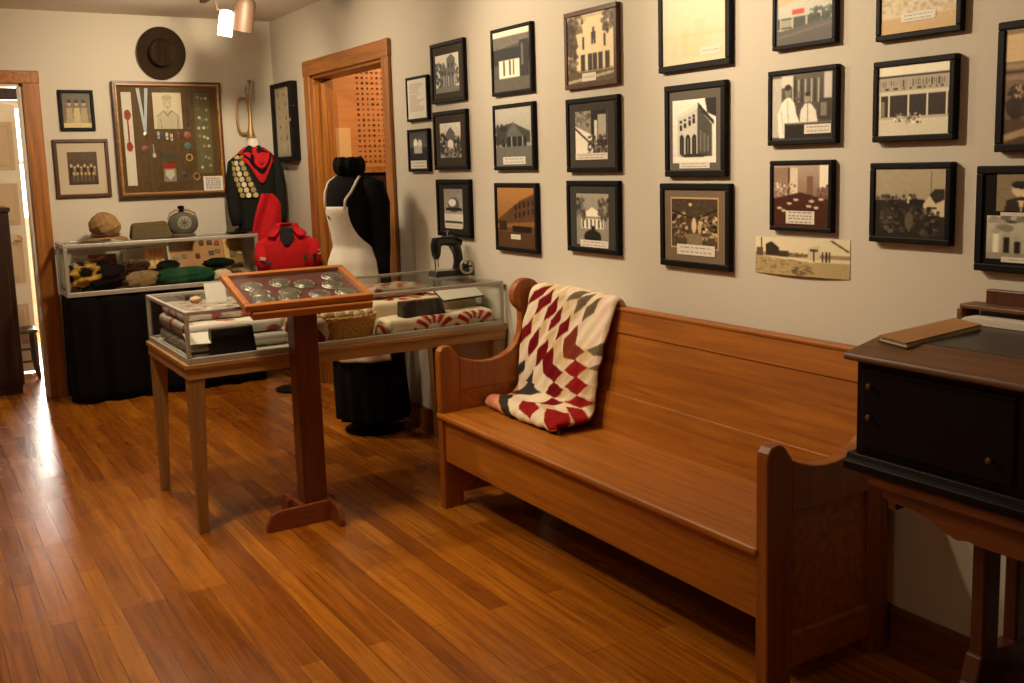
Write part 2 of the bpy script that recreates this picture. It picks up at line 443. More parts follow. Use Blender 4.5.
# room behind the right doorway: plywood-panelled partition over a dark wainscot
struct('wall_partition', MB().box(T, 3.0, 6.47, 6.56, 0, ZC), M['darkwood'])
struct('wall_side', MB().box(3.06, 3.2, -2.2, YB, 0, ZC), M['wall'])
struct('trim_8', MB().box(T+.002, 2.6, 6.448, 6.47, 1.41, 1.45), M['trimx'])
pl = thing('wall_panel', 'plywood panel seen through the doorway, branded with a grid of small dark marks', 'panel', (.75, 6.46, 1.45))
build('board', MB().box(T+.004, 1.4, 6.452, 6.47, 1.45, 2.30), M['ply'], pl)
mk = MB(); R_ = random.Random(3)
for i in range(14):
    for j in range(19):
        x = .335 + i * .036; z = 1.485 + j * .035
        k = R_.random()
        wd = .004 + .008 * R_.random(); ht = .005 + .012 * R_.random()
        mk.box(x - wd, x + wd, 6.4495, 6.4523, z - ht*.5, z + ht*.5)
        if k > .4: mk.box(x - .003, x + .003, 6.4495, 6.4523, z - .009, z + .009)
o = build('marking', mk, plain('scorched_brand_mark', s(128, 72, 34), .8), pl)
t = tag(build('notice', MB().box(.14+.012, .268, 6.447, 6.4515, 1.515, 1.713), plain('buff_notice_paper', s(222, 176, 116), .8)), 'buff paper notice pinned to the plywood panel beyond the doorway', 'notice')

# ------------------------------------------------------------------ pictures on the right wall
def par(t):
    k = 1 - t / abs(CAMX); return lambda y, z: (y * k, CAMZ + (z - CAMZ) * k)
def bars(mb, horiz, x0, x1, a0, a1, z0, z1, bw, bw2=None):
    # mitred-looking rectangular frame, depth from x0 (wall) to x1 (front), in the y-z plane
    bw2 = bw2 or bw
    mb.box(x1, x0, a0, a1, z0, z0+bw2); mb.box(x1, x0, a0, a1, z1-bw2, z1)
    mb.box(x1, x0, a0, a0+bw, z0+bw2, z1-bw2); mb.box(x1, x0, a1-bw, a1, z0+bw2, z1-bw2)
def wall_picture(label, y0, y1, z0, z1, pic, bw=.018, dep=.022, matc=None, inner=(0, 0, 1, 1), cap=None, lines=2, frame='black', group=None, rot=0, edge=None):
    f = par(dep); ya, yb = y1, f(y0, 0)[0]     # ya < yb; near side shows its depth
    za = z0 if z0 > CAMZ else f(0, z0)[1]; zb = z1 if z1 < CAMZ else f(0, z1)[1]
    t = thing('framed_picture', label, 'picture', (0, (ya+yb)/2, za), group=group)
    mb = MB(); bars(mb, 0, 0, -dep, ya, yb, za, zb, bw)
    build('frame', mb, M[frame], t, bevel=.003)
    iy0, iy1, iz0, iz1 = ya+bw, yb-bw, za+bw, zb-bw
    H = iz1 - iz0; Wd = iy1 - iy0
    if matc is not None:
        ex = lambda q_: tuple(min(1, max(0, .5+(v-.5)*1.13)) for v in q_)
        inner = ex(inner); cap = ex(cap) if cap else cap
        matc = tuple(min(1, k*1.7) for k in matc[:3]) + (1,)
        build('mat', MB().box(-(dep-.006), -.001, iy0-.002, iy1+.002, iz0-.002, iz1+.002), plain('mat_board', matc, .9, spec=.1), t)
    px0, pz0, px1, pz1 = inner
    xx = -(dep - .005)
    tl = (xx, iy1 - px0*Wd, iz1 - pz0*H)
    if edge is not None:
        e = .006
        build('mount', MB().box(xx+.0008, xx+.0012, iy1-px1*Wd-e, iy1-px0*Wd+e, iz1-pz1*H-e, iz1-pz0*H+e), plain('photo_border', edge, .8), t)
    pic_mesh('photo', pic, tl, (0, -(px1-px0)*Wd, 0), (0, 0, -(pz1-pz0)*H), t)
    if cap:
        c0, d0, c1, d1 = cap
        pic_mesh('caption', caption_pic(lines), (xx-.0012, iy1-c0*Wd, iz1-d0*H), (0, -(c1-c0)*Wd, 0), (0, 0, -(d1-d0)*H), t)
    return t
SEP_D, SEP_L = (.13, .09, .05), (1, .97, .87)
GR_D, GR_L = (.06, .055, .05), (1, .98, .92)
RED_D, RED_L = (.22, .09, .05), (.95, .84, .66)

# 1 typed letter
p = Pic(30, 40, (.88, .86, .80))
for i in range(16):
    p.rect(.12, .12+i*.045, .5+.36*RNG.random(), .135+i*.045, (.62, .58, .5))
p.blur(1)
wall_picture('small black frame holding a pale typed letter, topmost beside the oak doorway', 5.0024, 4.7056, 1.6792, 1.913, p, .014, cap=None)
# 2 small two-men photo
p = Pic(34, 40, g(.35), g(.5)); p.rect(0, .55, 1, 1, g(.28)); p.ell(.35, .4, .12, .16, g(.75)); p.ell(.6, .42, .12, .15, g(.7)); p.rect(.25, .5, .72, .75, g(.62)); p.noise(.07).blur(2).tint(GR_D, GR_L)
wall_picture('small black frame with a dim photo over a white caption, below the typed letter', 5.01, 4.7165, 1.4154, 1.6393, p, .014, inner=(.1, .06, .9, .74), matc=s(40, 37, 33), cap=(.12, .74, .88, .93))
# 3 tall house
p = Pic(38, 46, g(.92), g(.85)); p.poly([(.22,.9),(.22,.4),(.36,.2),(.5,.4),(.5,.12),(.68,.02),(.84,.14),(.84,.9)], g(.45))
for x, y in ((.3,.5),(.4,.5),(.58,.3),(.72,.3),(.58,.55),(.72,.55),(.3,.7)): p.rect(x-.03, y-.06, x+.03, y+.06, g(.12))
for x in (.26,.36,.46,.56,.68,.8): p.rect(x-.012, .55, x+.012, .85, g(.85))
p.mottled(0, .2, .25, .85, g(.25), 30, .06); p.mottled(.85, .3, 1, .8, g(.3), 15, .05); p.rect(0, .86, 1, 1, (.62,.58,.38)); p.noise(.06).blur(1).tint(GR_D, (.96,.95,.86))
wall_picture('black frame with a tall gabled house print in a dark mat, top of its column', 4.6999, 4.3071, 1.7529, 2.0528, p, .02, matc=s(58, 53, 46), inner=(.14, .2, .84, .84))
# 4
p = Pic(36, 42, g(.72), g(.6)); p.poly([(.3,.7),(.3,.3),(.5,.12),(.72,.3),(.72,.7)], g(.42)); p.mottled(0,.3,.3,.9,g(.25),25,.07); p.mottled(.7,.4,1,.9,g(.25),25,.07); p.ell(.5,.62,.14,.14,g(.75)); p.mottled(.2,.7,.9,1,g(.4),25,.06); p.noise(.07).blur(1).tint(GR_D, GR_L)
wall_picture('black frame with a leafy churchyard print in a wide dark mat, middle of its column', 4.6989, 4.3046, 1.422, 1.7154, p, .02, matc=s(54, 48, 41), inner=(.2, .2, .82, .8))
# 5
p = Pic(34, 46, g(.42), g(.5)); p.ell(.52,.42,.3,.2,g(.3)); p.rect(.1,.5,.95,.56,g(.15)); p.ell(.45,.36,.2,.1,g(.62)); p.rect(0,.66,1,.85,g(.58)); p.rect(.05,.84,.95,.88,g(.12)); p.noise(.06).blur(2).tint(GR_D, GR_L)
wall_picture('black frame with a boat-like blurred print in black mat, directly above the sewing machine', 4.6925, 4.2942, 1.084, 1.3745, p, .022, matc=s(36, 33, 30), inner=(.22, .15, .78, .84), cap=(.24, .78, .76, .87), lines=1)
# 6 dark shop with bright door
p = Pic(40, 54, g(.28), g(.32)); p.rect(0,0,1,.1,g(.88)); p.poly([(0,.1),(1,.1),(1,.22),(0,.3)], g(.42)); p.rect(0,.3,.98,.56,g(.12)); p.rect(.16,.48,.72,.78,g(.9))
for x in (.3,.46,.56): p.rect(x-.02,.5,x+.02,.74,g(.25))
p.rect(.72,.2,.95,.8,g(.16)); p.rect(.76,.25,.82,.6,g(.4)); p.rect(0,.78,1,1,g(.36)); p.noise(.06).blur(1).tint((.08,.07,.05),(1,.97,.86))
wall_picture('black framed night-dark shopfront with bright doorway, top of second column from the oak doorway', 4.0844, 3.7047, 1.7495, 2.0503, p, .016)
# 7 grey house
p = Pic(42, 54, g(.74), g(.6)); p.poly([(.05,.62),(.05,.45),(.3,.28),(.5,.26),(.95,.42),(.95,.6)], g(.34)); p.poly([(.25,.5),(.5,.24),(.78,.5)], g(.45)); p.rect(.2,.5,.85,.66,g(.22))
for x in (.3,.45,.6,.75): p.rect(x-.012,.5,x+.012,.66,g(.7))
p.mottled(0,.3,.3,.6,g(.3),18,.08); p.rect(0,.66,1,1,g(.48)); p.noise(.05).blur(1).tint((.10,.11,.10),(.78,.77,.70))
wall_picture('black framed grey print of a wide porch house, middle of the second column', 4.0865, 3.7026, 1.4155, 1.7113, p, .018, cap=(.2, .84, .82, .97))
# 8 brown street
p = Pic(44, 54, g(.72), g(.5)); p.poly([(.0,.55),(.62,.22),(1,.1),(1,.72),(0,.72)], g(.38)); 
for i in range(5):
    for j in range(2):
        x = .5+i*.11; y = .33+j*.14-i*.02; p.rect(x-.025,y-.045,x+.025,y+.045,g(.14))
p.poly([(0,.62),(1,.55),(1,.64),(0,.68)], g(.55)); p.rect(.4,.64,.9,.76,g(.12)); p.rect(.05,.56,.25,.72,g(.2)); p.rect(0,.74,1,1,g(.34)); p.noise(.05).blur(1).tint((.12,.06,.02),(.74,.52,.28))
wall_picture('black framed brown print of a brick street block, bottom of the second column', 4.0934, 3.6939, 1.0431, 1.3581, p, .02, cap=(.36, .78, .62, .86), lines=1)
# 9 mansion among trees
p = Pic(46, 54, g(.66), g(.6)); p.poly([(.2,.8),(.2,.25),(.45,.06),(.75,.05),(.97,.15),(.97,.8)], g(.74))
for x, y in ((.35,.42),(.55,.36),(.6,.36),(.8,.42),(.57,.3)): p.rect(x-.018,y-.09,x+.018,y+.09,g(.18))
for x in (.35,.5,.6,.72,.86): p.rect(x-.05,.58,x+.035,.82,g(.22))
p.mottled(0,.05,.2,.85,g(.3),50,.07); p.mottled(.75,0,1,.3,g(.35),25,.06); p.mottled(.15,0,.35,.25,g(.34),14,.05); p.rect(0,.84,1,1,g(.34)); p.line(0,.97,1,.88,.02,g(.62)); p.noise(.05).blur(1).tint((.2,.14,.07),(1,.91,.72))
wall_picture('dark framed sepia mansion among trees with white tag, top of third column', 3.4867, 3.1032, 1.7347, 2.0434, p, .02, cap=(.32, .86, .62, .98), lines=1, frame='darkframe')
# 10
p = Pic(38, 44, g(.6)); p.rect(.5,.0,.98,.72,g(.2)); p.rect(.7,.1,.95,.6,g(.7)); p.rect(.6,.2,.68,.7,g(.85)); p.mottled(0,0,.5,.3,g(.5),25,.06); p.poly([(0,.3),(.55,.5),(.55,1),(0,1)], g(.9)); p.mottled(.4,.5,.95,.9,g(.3),30,.06); p.line(0,.35,.6,.75,.02,g(.3)); p.noise(.06).blur(1).tint((.1,.07,.04),(1,.97,.87))
wall_picture('black frame and dark mat around a bright garden path print, middle of third column', 3.4861, 3.1048, 1.4024, 1.6989, p, .02, matc=s(58, 53, 47), inner=(.18, .17, .8, .84), cap=(.18, .75, .8, .84))
# 11
p = Pic(38, 44, g(.66), g(.6)); p.poly([(.15,.68),(.15,.42),(.5,.26),(.85,.42),(.85,.68)], g(.9)); p.rect(.15,.44,.85,.48,g(.6))
for x in (.22,.34,.46,.58,.7,.8): p.rect(x-.025,.5,x+.02,.66,g(.35))
p.mottled(0,.1,.3,.5,g(.42),22,.07); p.mottled(.7,.1,1,.5,g(.42),22,.07); p.rect(0,.68,1,1,g(.6)); p.ell(.5,.84,.26,.14,g(.25)); p.ell(.52,.7,.06,.08,g(.2)); p.noise(.05).blur(1).tint((.12,.10,.07),(1,.97,.88))
wall_picture('black frame and charcoal mat around a white columned house print, bottom of third column', 3.4939, 3.1092, 1.0749, 1.3688, p, .02, matc=s(52, 51, 47), inner=(.19, .17, .81, .9), cap=(.26, .83, .8, .93))
# 12 faded
p = Pic(46, 50, (.90,.84,.70), (.89,.83,.68)); 
for x, w_, h_, a_ in ((.38,.06,.4,.5),(.6,.09,.5,.3),(.2,.05,.25,.3),(.75,.05,.35,.25),(.5,.04,.25,.3)): p.rect(x-w_,1-h_-.05,x+w_,.92,(.84,.72,.46),a_*.7)
p.rect(.0,.62,1,.66,(.86,.74,.5),.5); p.noise(.012,2).blur(9)
wall_picture('large frame with an almost faded-out cream print, cut by the top of the view', 2.886, 2.496, 1.7495, 2.06, p, .022, cap=(.62, .82, .93, .92), lines=1)
# 13 corner bank building
p = Pic(44, 56, g(.86), g(.8)); p.poly([(.12,.9),(.12,.3),(.58,.12),(.58,.9)], g(.74)); p.poly([(.58,.9),(.58,.12),(.9,.4),(.9,.9)], g(.3)); p.poly([(.08,.32),(.08,.26),(.6,.06),(.6,.14)], g(.8)); p.poly([(.6,.06),(.6,.14),(.95,.42),(.95,.36)], g(.18))
for i in range(4):
    x = .2+i*.1
    p.rect(x-.028,.40-i*.035,x+.028,.48-i*.035,g(.12)); p.rect(x-.028,.27+.04-i*.03+.02,x+.028,.33+.04-i*.03,g(.15))
for i in range(3):
    x = .22+i*.145; p.rect(x-.05,.62,x+.05,.86,g(.1)); p.ell(x,.62,.05,.07,g(.1)); p.line(x,.6,x,.86,.008,g(.5))
for i in range(3): p.rect(.64+i*.08,.5+i*.04,.68+i*.08,.82,g(.5),.7)
p.poly([(.75,0),(1,0),(1,.3),(.8,.22)], g(.16)); p.rect(0,.9,1,1,g(.84)); p.ell(.5,.88,.3,.03,g(.2)); p.noise(.05).blur(1).tint((.09,.08,.06),(1,.98,.90))
wall_picture('black frame with a brick corner building print in slate grey mat, fourth column', 2.8549, 2.5178, 1.3821, 1.7044, p, .022, matc=s(84, 78, 70), inner=(.12, .16, .86, .86), cap=(.24, .85, .76, .92))
# 14 dark interior
p = Pic(46, 50, g(.3), g(.32)); p.mottled(.02,.3,.35,.8,g(.42),40,.05,.5); p.mottled(.65,.35,.98,.85,g(.5),40,.05,.5); p.ell(.5,.55,.05,.16,g(.7)); p.ell(.62,.58,.04,.14,g(.62)); p.ell(.42,.12,.03,.03,g(.95)); p.rect(.35,.72,.68,1,g(.46)); p.line(0,.25,.45,.4,.012,g(.15)); p.line(1,.2,.6,.4,.012,g(.15)); p.noise(.08).blur(1).tint((.13,.08,.04),(.90,.79,.6))
wall_picture('black frame with a dim shop interior print in taupe mat, just above the bench', 2.8853, 2.4963, 1.0582, 1.3593, p, .022, matc=s(98, 84, 66), inner=(.17, .17, .83, .76), cap=(.25, .73, .8, .86), edge=s(196, 164, 118))
# 15 colour petrol station
p = Pic(50, 46, (.84,.74,.56), (.8,.7,.5)); p.poly([(0,.5),(.05,.4),(.5,.28),(.96,.44),(.96,.56),(0,.6)], (.80,.78,.70)); p.rect(.3,.46,.5,.54,(.80,.22,.14)); p.rect(.0,.58,.95,.74,(.24,.26,.22)); 
for x in (.08,.3,.55,.8): p.rect(x-.015,.56,x+.015,.78,(.76,.72,.62))
p.rect(.1,.6,.28,.72,(.62,.62,.55)); p.mottled(.6,.5,1,.75,(.18,.24,.2),25,.05); p.poly([(0,.78),(1,.66),(1,1),(0,1)], (.36,.33,.30)); p.line(0,.88,1,.74,.015,(.46,.42,.38)); p.rect(0,0,.03,1,(.3,.38,.4)); p.noise(.035).blur(1)
wall_picture('frame with a colour print of a filling station with red sign, top edge cropped', 2.328, 2.057, 1.7695, 1.99, p, .014)
# 16 two men in white
p = Pic(54, 50, g(.35), g(.25))
for i in range(10): p.rect(.34+i*.052,.1,.36+i*.052,.45,g(.75 if i % 2 == 0 else .15))
p.rect(.0,.05,.16,.95,g(.78)); p.rect(.16,.02,.36,.2,g(.86)); p.rect(.36,.05,.4,.7,g(.2)); p.mottled(.36,.3,.5,.6,g(.3),14,.04)
p.ell(.27,.27,.05,.085,g(.5)); p.ell(.27,.2,.055,.045,g(.16)); p.poly([(.12,.97),(.1,.6),(.17,.42),(.25,.35),(.31,.35),(.38,.44),(.42,.62),(.5,.8),(.46,.97)], g(.97)); p.line(.27,.4,.28,.9,.006,g(.7)); p.line(.16,.55,.2,.9,.006,g(.75))
p.ell(.6,.38,.042,.07,g(.6)); p.ell(.6,.32,.046,.035,g(.15)); p.poly([(.47,.74),(.48,.56),(.55,.46),(.65,.46),(.73,.57),(.76,.74)], g(.92)); p.line(.6,.47,.6,.72,.008,g(.4)); p.rect(.22,.74,.98,.98,g(.1)); p.rect(.24,.74,.98,.76,g(.45)); p.rect(.86,.02,.98,.4,g(.8)); p.rect(.78,.4,.98,.7,g(.2)); p.rect(.8,.46,.9,.66,g(.5)); p.noise(.05).blur(1).tint(SEP_D, (1,.98,.90))
wall_picture('black framed print of two people in white coats behind a shop counter', 2.3454, 2.0498, 1.4786, 1.711, p, .016, cap=(.55, .78, .98, .92))
# 17 red-brown soda fountain interior
p = Pic(54, 48, g(.66), g(.3)); p.rect(.0,.05,.3,.5,g(.5)); p.rect(.3,.05,.45,.48,g(.85)); p.rect(.28,.05,.31,.5,g(.2)); p.rect(.84,.0,1,.4,g(.95)); p.rect(.62,.18,.72,.5,g(.38)); p.mottled(.02,.3,.4,.52,g(.75),30,.03,.4); p.mottled(.8,.35,1,.6,g(.3),20,.05); p.poly([(0,.55),(.5,.44),(1,.56),(1,1),(0,1)], g(.12)); 
for x, y in ((.12,.7),(.3,.62),(.42,.56),(.65,.66),(.78,.68),(.7,.58),(.86,.55),(.2,.74)): p.ell(x,y,.05,.02,g(.8))
p.noise(.05).blur(1).tint((.28,.12,.06),(1,.95,.84))
wall_picture('black framed reddish print of a soda fountain interior, above the unframed panorama', 2.3354, 2.0627, 1.2102, 1.4313, p, .014, cap=(.24, .74, .76, .95), lines=4)
# 19 light sepia
p = Pic(50, 46, (.92,.87,.74), (.86,.79,.64)); p.mottled(0,.5,1,.75,np.array((.74,.66,.50)),40,.05,.1); p.rect(0,.78,1,1,(.82,.68,.46)); p.noise(.03).blur(2)
wall_picture('black framed washed-out sepia scene with white caption, cut off by the top right edge', 1.933, 1.648, 1.7535, 1.98, p, .016, cap=(.28, .74, .74, .86))
# 20 drug store front with a lettered signboard
p = Pic(72, 60, g(.88), g(.8)); p.rect(0,.14,1,.17,g(.25)); p.rect(.02,.17,.98,.36,g(.66))
R_ = random.Random(21); x = .05
while x < .95:
    w_ = R_.uniform(.008, .02); p.rect(x, .19+R_.uniform(0,.03), x+w_, .30+R_.uniform(-.03,.01), g(R_.uniform(.3,.6))); x += w_ + R_.uniform(.012, .03)
x = .1
while x < .92:
    w_ = R_.uniform(.02, .07); p.rect(x, .315, x+w_, .345, g(R_.uniform(.3,.5))); x += w_ + R_.uniform(.02, .08)
p.rect(.0,.36,1,.42,g(.8)); p.rect(.01,.42,.99,.76,g(.22)); p.rect(.03,.5,.1,.72,g(.5))
for x in (.03,.16,.44,.7,.96): p.rect(x-.012,.42,x+.012,.8,g(.86))
p.rect(0,.73,1,.76,g(.7)); p.rect(0,.77,1,1,g(.8)); p.mottled(.24,.68,.62,.82,g(.55),26,.025,.6); p.noise(.04).blur(1).tint((.18,.13,.07),(1,.97,.86))
wall_picture('black framed print of a store front with a long faded signboard and porch posts', 1.9377, 1.6579, 1.4764, 1.7008, p, .017, dep=.026)
# 21 field and white house
p = Pic(60, 52, g(.66), g(.6)); p.rect(0,.46,1,1,g(.26)); p.mottled(0,.38,.6,.5,g(.3),40,.03); p.poly([(.7,.66),(.7,.5),(.78,.38),(.86,.5),(.98,.44),(.98,.68)], g(.8)); p.poly([(.78,.38),(.84,.3),(.98,.3),(.98,.44),(.86,.5)], g(.28)); p.rect(.75,.54,.79,.66,g(.2)); p.rect(.47,.4,.52,.5,g(.75)); p.rect(.5,.44,.7,.52,g(.2)); p.line(.8,.05,.8,.35,.006,g(.4)); p.mottled(.1,.55,.9,.95,g(.32),60,.06,.3); p.ell(.5,.75,.06,.13,g(.42)); p.noise(.04).blur(1).tint((.10,.075,.045),(.86,.80,.66))
wall_picture('black framed dusky print of a field with a white gabled house', 1.9422, 1.6597, 1.1932, 1.4188, p, .017, dep=.026)
# 22 interior, woodwork
p = Pic(50, 60, g(.55), g(.4)); p.rect(.0,.05,.5,.28,g(.8)); p.rect(.0,.3,1,.34,g(.62)); p.rect(.0,.4,1,.44,g(.58)); p.rect(0,.36,1,.38,g(.25)); p.mottled(.05,.52,.4,.75,g(.2),30,.06); p.mottled(.1,.5,.2,.6,g(.85),8,.02); p.rect(.0,.78,1,1,g(.32)); p.line(0,.95,1,.7,.03,g(.62)); p.noise(.05).blur(1).tint((.2,.12,.06),(.92,.80,.60))
wall_picture('thick black frame with a sepia panelled interior, at the right edge of the view', 1.558, 1.24, 1.4405, 1.762, p, .02, dep=.026)
# 23 double print: portraits above a group
t = wall_picture('black frame holding two portraits above a group photo, over the dark desk', 1.604, 1.24, 1.1345, 1.4065,
    (lambda q: (q.rect(0,0,1,1,g(.5)), [ (q.ell(cx,.42,.10,.2,g(.72)), q.ell(cx,.3,.1,.1,g(.2)), q.poly([(cx-.17,1),(cx-.14,.7),(cx,.6),(cx+.14,.7),(cx+.17,1)], g(.25)), q.poly([(cx-.03,.7),(cx+.03,.7),(cx,1)], g(.85))) for cx in (.25,.72)], q.noise(.04).blur(1).tint(SEP_D,(.93,.83,.66)), q)[-1])(Pic(46, 26, g(.5))),
    .02, dep=.026, matc=s(24, 20, 17), inner=(.16, .02, .94, .42))
f = par(.026); ya, yb = 1.24, f(1.604, 0)[0]; za, zb = f(0, 1.1345)[1], 1.4065; iy0, iy1, iz0, iz1 = ya+.02, yb-.02, za+.02, zb-.02; Wd, H = iy1-iy0, iz1-iz0
q = Pic(52, 34, g(.72), g(.6)); q.mottled(0,0,1,.3,g(.5),20,.1)
for i in range(9): q.ell(.1+i*.1, .35+.08*(i % 3), .035, .07, g(.62)); q.rect(.07+i*.1, .42+.08*(i % 3), .13+i*.1, .85, g(.15 if i % 3 else .85))
q.rect(0,.84,1,1,g(.55)); q.noise(.05).blur(1).tint(SEP_D,(1,.98,.88))
pic_mesh('photo', q, (-.0222, iy1-.04*Wd, iz1-.46*H), (0,-.92*Wd,0), (0,0,-.48*H), t)
for (c0,d0,c1,d1) in ((.16,.42,.94,.46),(.18,.91,.9,.97)):
    pic_mesh('caption', caption_pic(1), (-.0232, iy1-c0*Wd, iz1-d0*H), (0,-(c1-c0)*Wd,0), (0,0,-(d1-d0)*H), t)
# unframed panorama, slightly bowed off the wall
q = Pic(90, 30, (.93,.88,.73), (.92,.86,.70))
q.rect(0,.42,1,.5,(.66,.57,.4)); q.poly([(.13,.5),(.13,.2),(.2,.12),(.29,.28),(.29,.5)], (.22,.18,.13)); q.rect(.29,.36,.4,.5,(.28,.23,.17)); q.rect(.07,.02,.085,.85,(.2,.16,.11)); q.rect(.02,.3,.1,.5,(.4,.33,.24)); q.mottled(.4,.4,.6,.5,(.4,.33,.24),14,.03)
q.poly([(.6,.55),(.6,.25),(.72,.16),(.72,.55)], (.86,.80,.66)); q.rect(.62,.28,.7,.33,(.3,.25,.18)); 
for x in (.66,.745,.78,.81): q.rect(x-.008,.34,x+.008,.58,(.2,.16,.12))
q.line(.83,.05,.98,.3,.012,(.3,.24,.17)); q.poly([(0,.5),(.3,.56),(.62,.62),(1,.6),(1,1),(0,1)], (.74,.65,.46)); q.mottled(.0,.58,.6,.95,(.62,.53,.36),40,.04,.2); q.mottled(.45,.75,.65,.95,(.5,.42,.29),14,.04,.2)
q.noise(.03).blur(1)
t = thing('panorama_print', 'unframed wide street panorama tacked to the wall under the reddish soda fountain picture', 'print', (0, 2.2, 1.07))
ya, yb, za, zb = 2.006, 2.393, 1.072, 1.190
def panof(u, v): return (-.0012 - .010*math.sin(PI*u), yb - (yb-ya)*u, zb - (zb-za)*v + .006*(u-.5))
mb = MB(); cols = []
mb.grid(panof, q.w-1, q.h-1)
build('print', mb, M['print'], t, colors=q.a.reshape(-1, 3), solid=.0015)

# ------------------------------------------------------------------ back wall
def barsx(mb, y0, y1, a0, a1, z0, z1, bw):
    mb.box(a0, a1, y1, y0, z0, z0+bw); mb.box(a0, a1, y1, y0, z1-bw, z1)
    mb.box(a0, a0+bw, y1, y0, z0+bw, z1-bw); mb.box(a1-bw, a1, y1, y0, z0+bw, z1-bw)
def back_picture(label, x0, x1, z0, z1, pic, bw, matc, inner, frame):
    t = thing('framed_picture', label, 'picture', ((x0+x1)/2, YB, z0))
    mb = MB(); barsx(mb, YB, YB-.022, x0, x1, z0, z1, bw); build('frame', mb, M[frame], t, bevel=.003)
    W_, H = x1-x0-2*bw, z1-z0-2*bw
    build('mat', MB().box(x0+bw-.002, x1-bw+.002, YB-.0085, YB-.001, z0+bw-.002, z1-bw+.002), plain('mat_board', matc, .9, spec=.1), t)
    a, b, c_, d_ = inner
    pic_mesh('photo', pic, (x0+bw+a*W_, YB-.0095, z1-bw-b*H), ((c_-a)*W_, 0, 0), (0, 0, -(d_-b)*H), t)
    return t
p = Pic(40, 50, g(.5), g(.6))
for cx in (.25, .5, .75):
    p.ell(cx,.3,.07,.08,g(.75)); p.ell(cx,.24,.08,.05,g(.25)); p.poly([(cx-.13,.9),(cx-.1,.42),(cx+.1,.42),(cx+.13,.9)], g(.72 if cx != .5 else .8))
p.rect(0,.86,1,1,g(.85)); p.noise(.08).blur(1).tint((.12,.10,.06),(.84,.76,.54))
back_picture('small black frame with faded uniformed group photo, above the larger matted group', -1.4259, -1.2147, 1.7333, 1.9945, p, .02, s(60,54,44), (0,0,1,1), 'black')
p = Pic(40, 42, g(.28), g(.2))
for i in range(8): p.ell(.12+i*.11,.42+.06*(i%2),.04,.05,g(.66)); p.rect(.08+i*.11,.5,.15+i*.11,.72,g(.12+.3*(i%2)))
for i in range(6): p.ell(.18+i*.13,.66,.04,.05,g(.55)); p.rect(.14+i*.13,.7,.22+i*.13,.9,g(.3))
p.noise(.06).blur(1).tint((.15,.10,.06),(.78,.66,.46))
back_picture('brown framed dark group photo in a wide cream mat, nearest the left door casing', -1.484, -1.1488, 1.3016, 1.6787, p, .022, s(196,182,154), (.2, .18, .82, .82), 'darkframe')

# memorial shadow box with medals
x0, x1, z0, z1 = -1.101, -.392, 1.29, 2.055
cs = thing('shadow_box', 'large gilt-edged wooden shadow box of ribbons, badges and a portrait', 'display frame', (-.745, YB, z0))
mb = MB(); barsx(mb, YB, YB-.05, x0, x1, z0, z1, .016); build('frame', mb, M['darkframe'], cs, bevel=.003)
mb = MB(); barsx(mb, YB-.01, YB-.052, x0+.014, x1-.014, z0+.014, z1-.014, .014); build('gilt_edge', mb, M['gold'], cs, bevel=.004)
build('backing', MB().box(x0+.01, x1-.01, YB-.02, YB-.002, z0+.01, z1-.01), M['brownfelt'], cs)
build('glass', MB().box(x0+.026, x1-.026, YB-.046, YB-.044, z0+.026, z1-.026), M['glass'], cs)
YF = YB-.021
def flat_poly(name, pts, mat, label, cat, group=None, th=.003, y=None):
    y = YF if y is None else y
    mb = MB().prism(pts, 'y', y-th, y)
    return tag(build(name, mb, mat), label, cat, group)
st = flat_poly('paper_strip', [(-1.045,1.985),(-.982,1.985),(-.982,1.366),(-1.043,1.366)], M['paper'], 'tall narrow cream strip at the left inside the large shadow box', 'strip')
mb = MB().tube([(-1.014,YF-.004,1.86),(-1.013,YF-.004,1.60)], .005, 8)
for z, r in ((1.835,.024),(1.625,.022)):
    mb.prism([(-1.013+r*math.cos(a)*(1 if k%2==0 else .85), z+r*1.5*math.sin(a)) for k,a in enumerate([i*PI/5 for i in range(10)])], 'y', YF-.008, YF-.003)
tag(build('red_tassel_cord', mb, plain('red_cord', s(158,60,40), .8)), 'red cord with two tassel ends laid on the cream strip', 'cord')
mb = MB().prism([(-.948,2.012),(-.926,2.012),(-.902,1.735),(-.914,1.72)], 'y', YF-.004, YF-.001).prism([(-.893,2.012),(-.872,2.012),(-.900,1.72),(-.914,1.73)], 'y', YF-.006, YF-.004)
rb = build('ribbon', mb, plain('pale_blue_ribbon', s(186,196,206), .6)); tag(rb, 'pale blue neck ribbon hanging in a V inside the shadow box', 'ribbon')
build('medal', MB().lathe([(.016,0),(.018,.003),(.006,.006)], (-.907,YF-.001,1.705), 14, RX(PI/2)), M['steel'], rb, local=True)
p = Pic(44, 56, (.86,.80,.68)); p.poly([(.08,1),(.12,.66),(.36,.5),(.64,.5),(.9,.66),(.96,1)], (.78,.72,.6)); p.ell(.5,.3,.14,.19,(.82,.75,.62)); p.ell(.5,.14,.18,.08,(.72,.66,.52)); p.line(.36,.5,.5,.64,.012,(.4,.36,.28)); p.line(.64,.5,.5,.62,.012,(.4,.36,.28)); p.line(.12,.66,.36,.5,.01,(.5,.45,.36)); p.line(.64,.5,.9,.66,.01,(.5,.45,.36)); p.line(.24,.72,.26,.98,.01,(.55,.5,.4)); p.line(.84,.7,.82,.98,.015,(.5,.46,.36))
for x in (.44,.56): p.ell(x,.28,.018,.012,(.4,.35,.27))
p.line(.45,.4,.55,.4,.006,(.5,.42,.32)); p.line(.36,.22,.38,.36,.008,(.6,.53,.42)); p.line(.64,.22,.62,.36,.008,(.6,.53,.42)); p.blur(1)
t = thing('portrait_print', 'cream portrait print of a person in uniform, upper middle of the shadow box', 'print', (-.75, YF, 1.74))
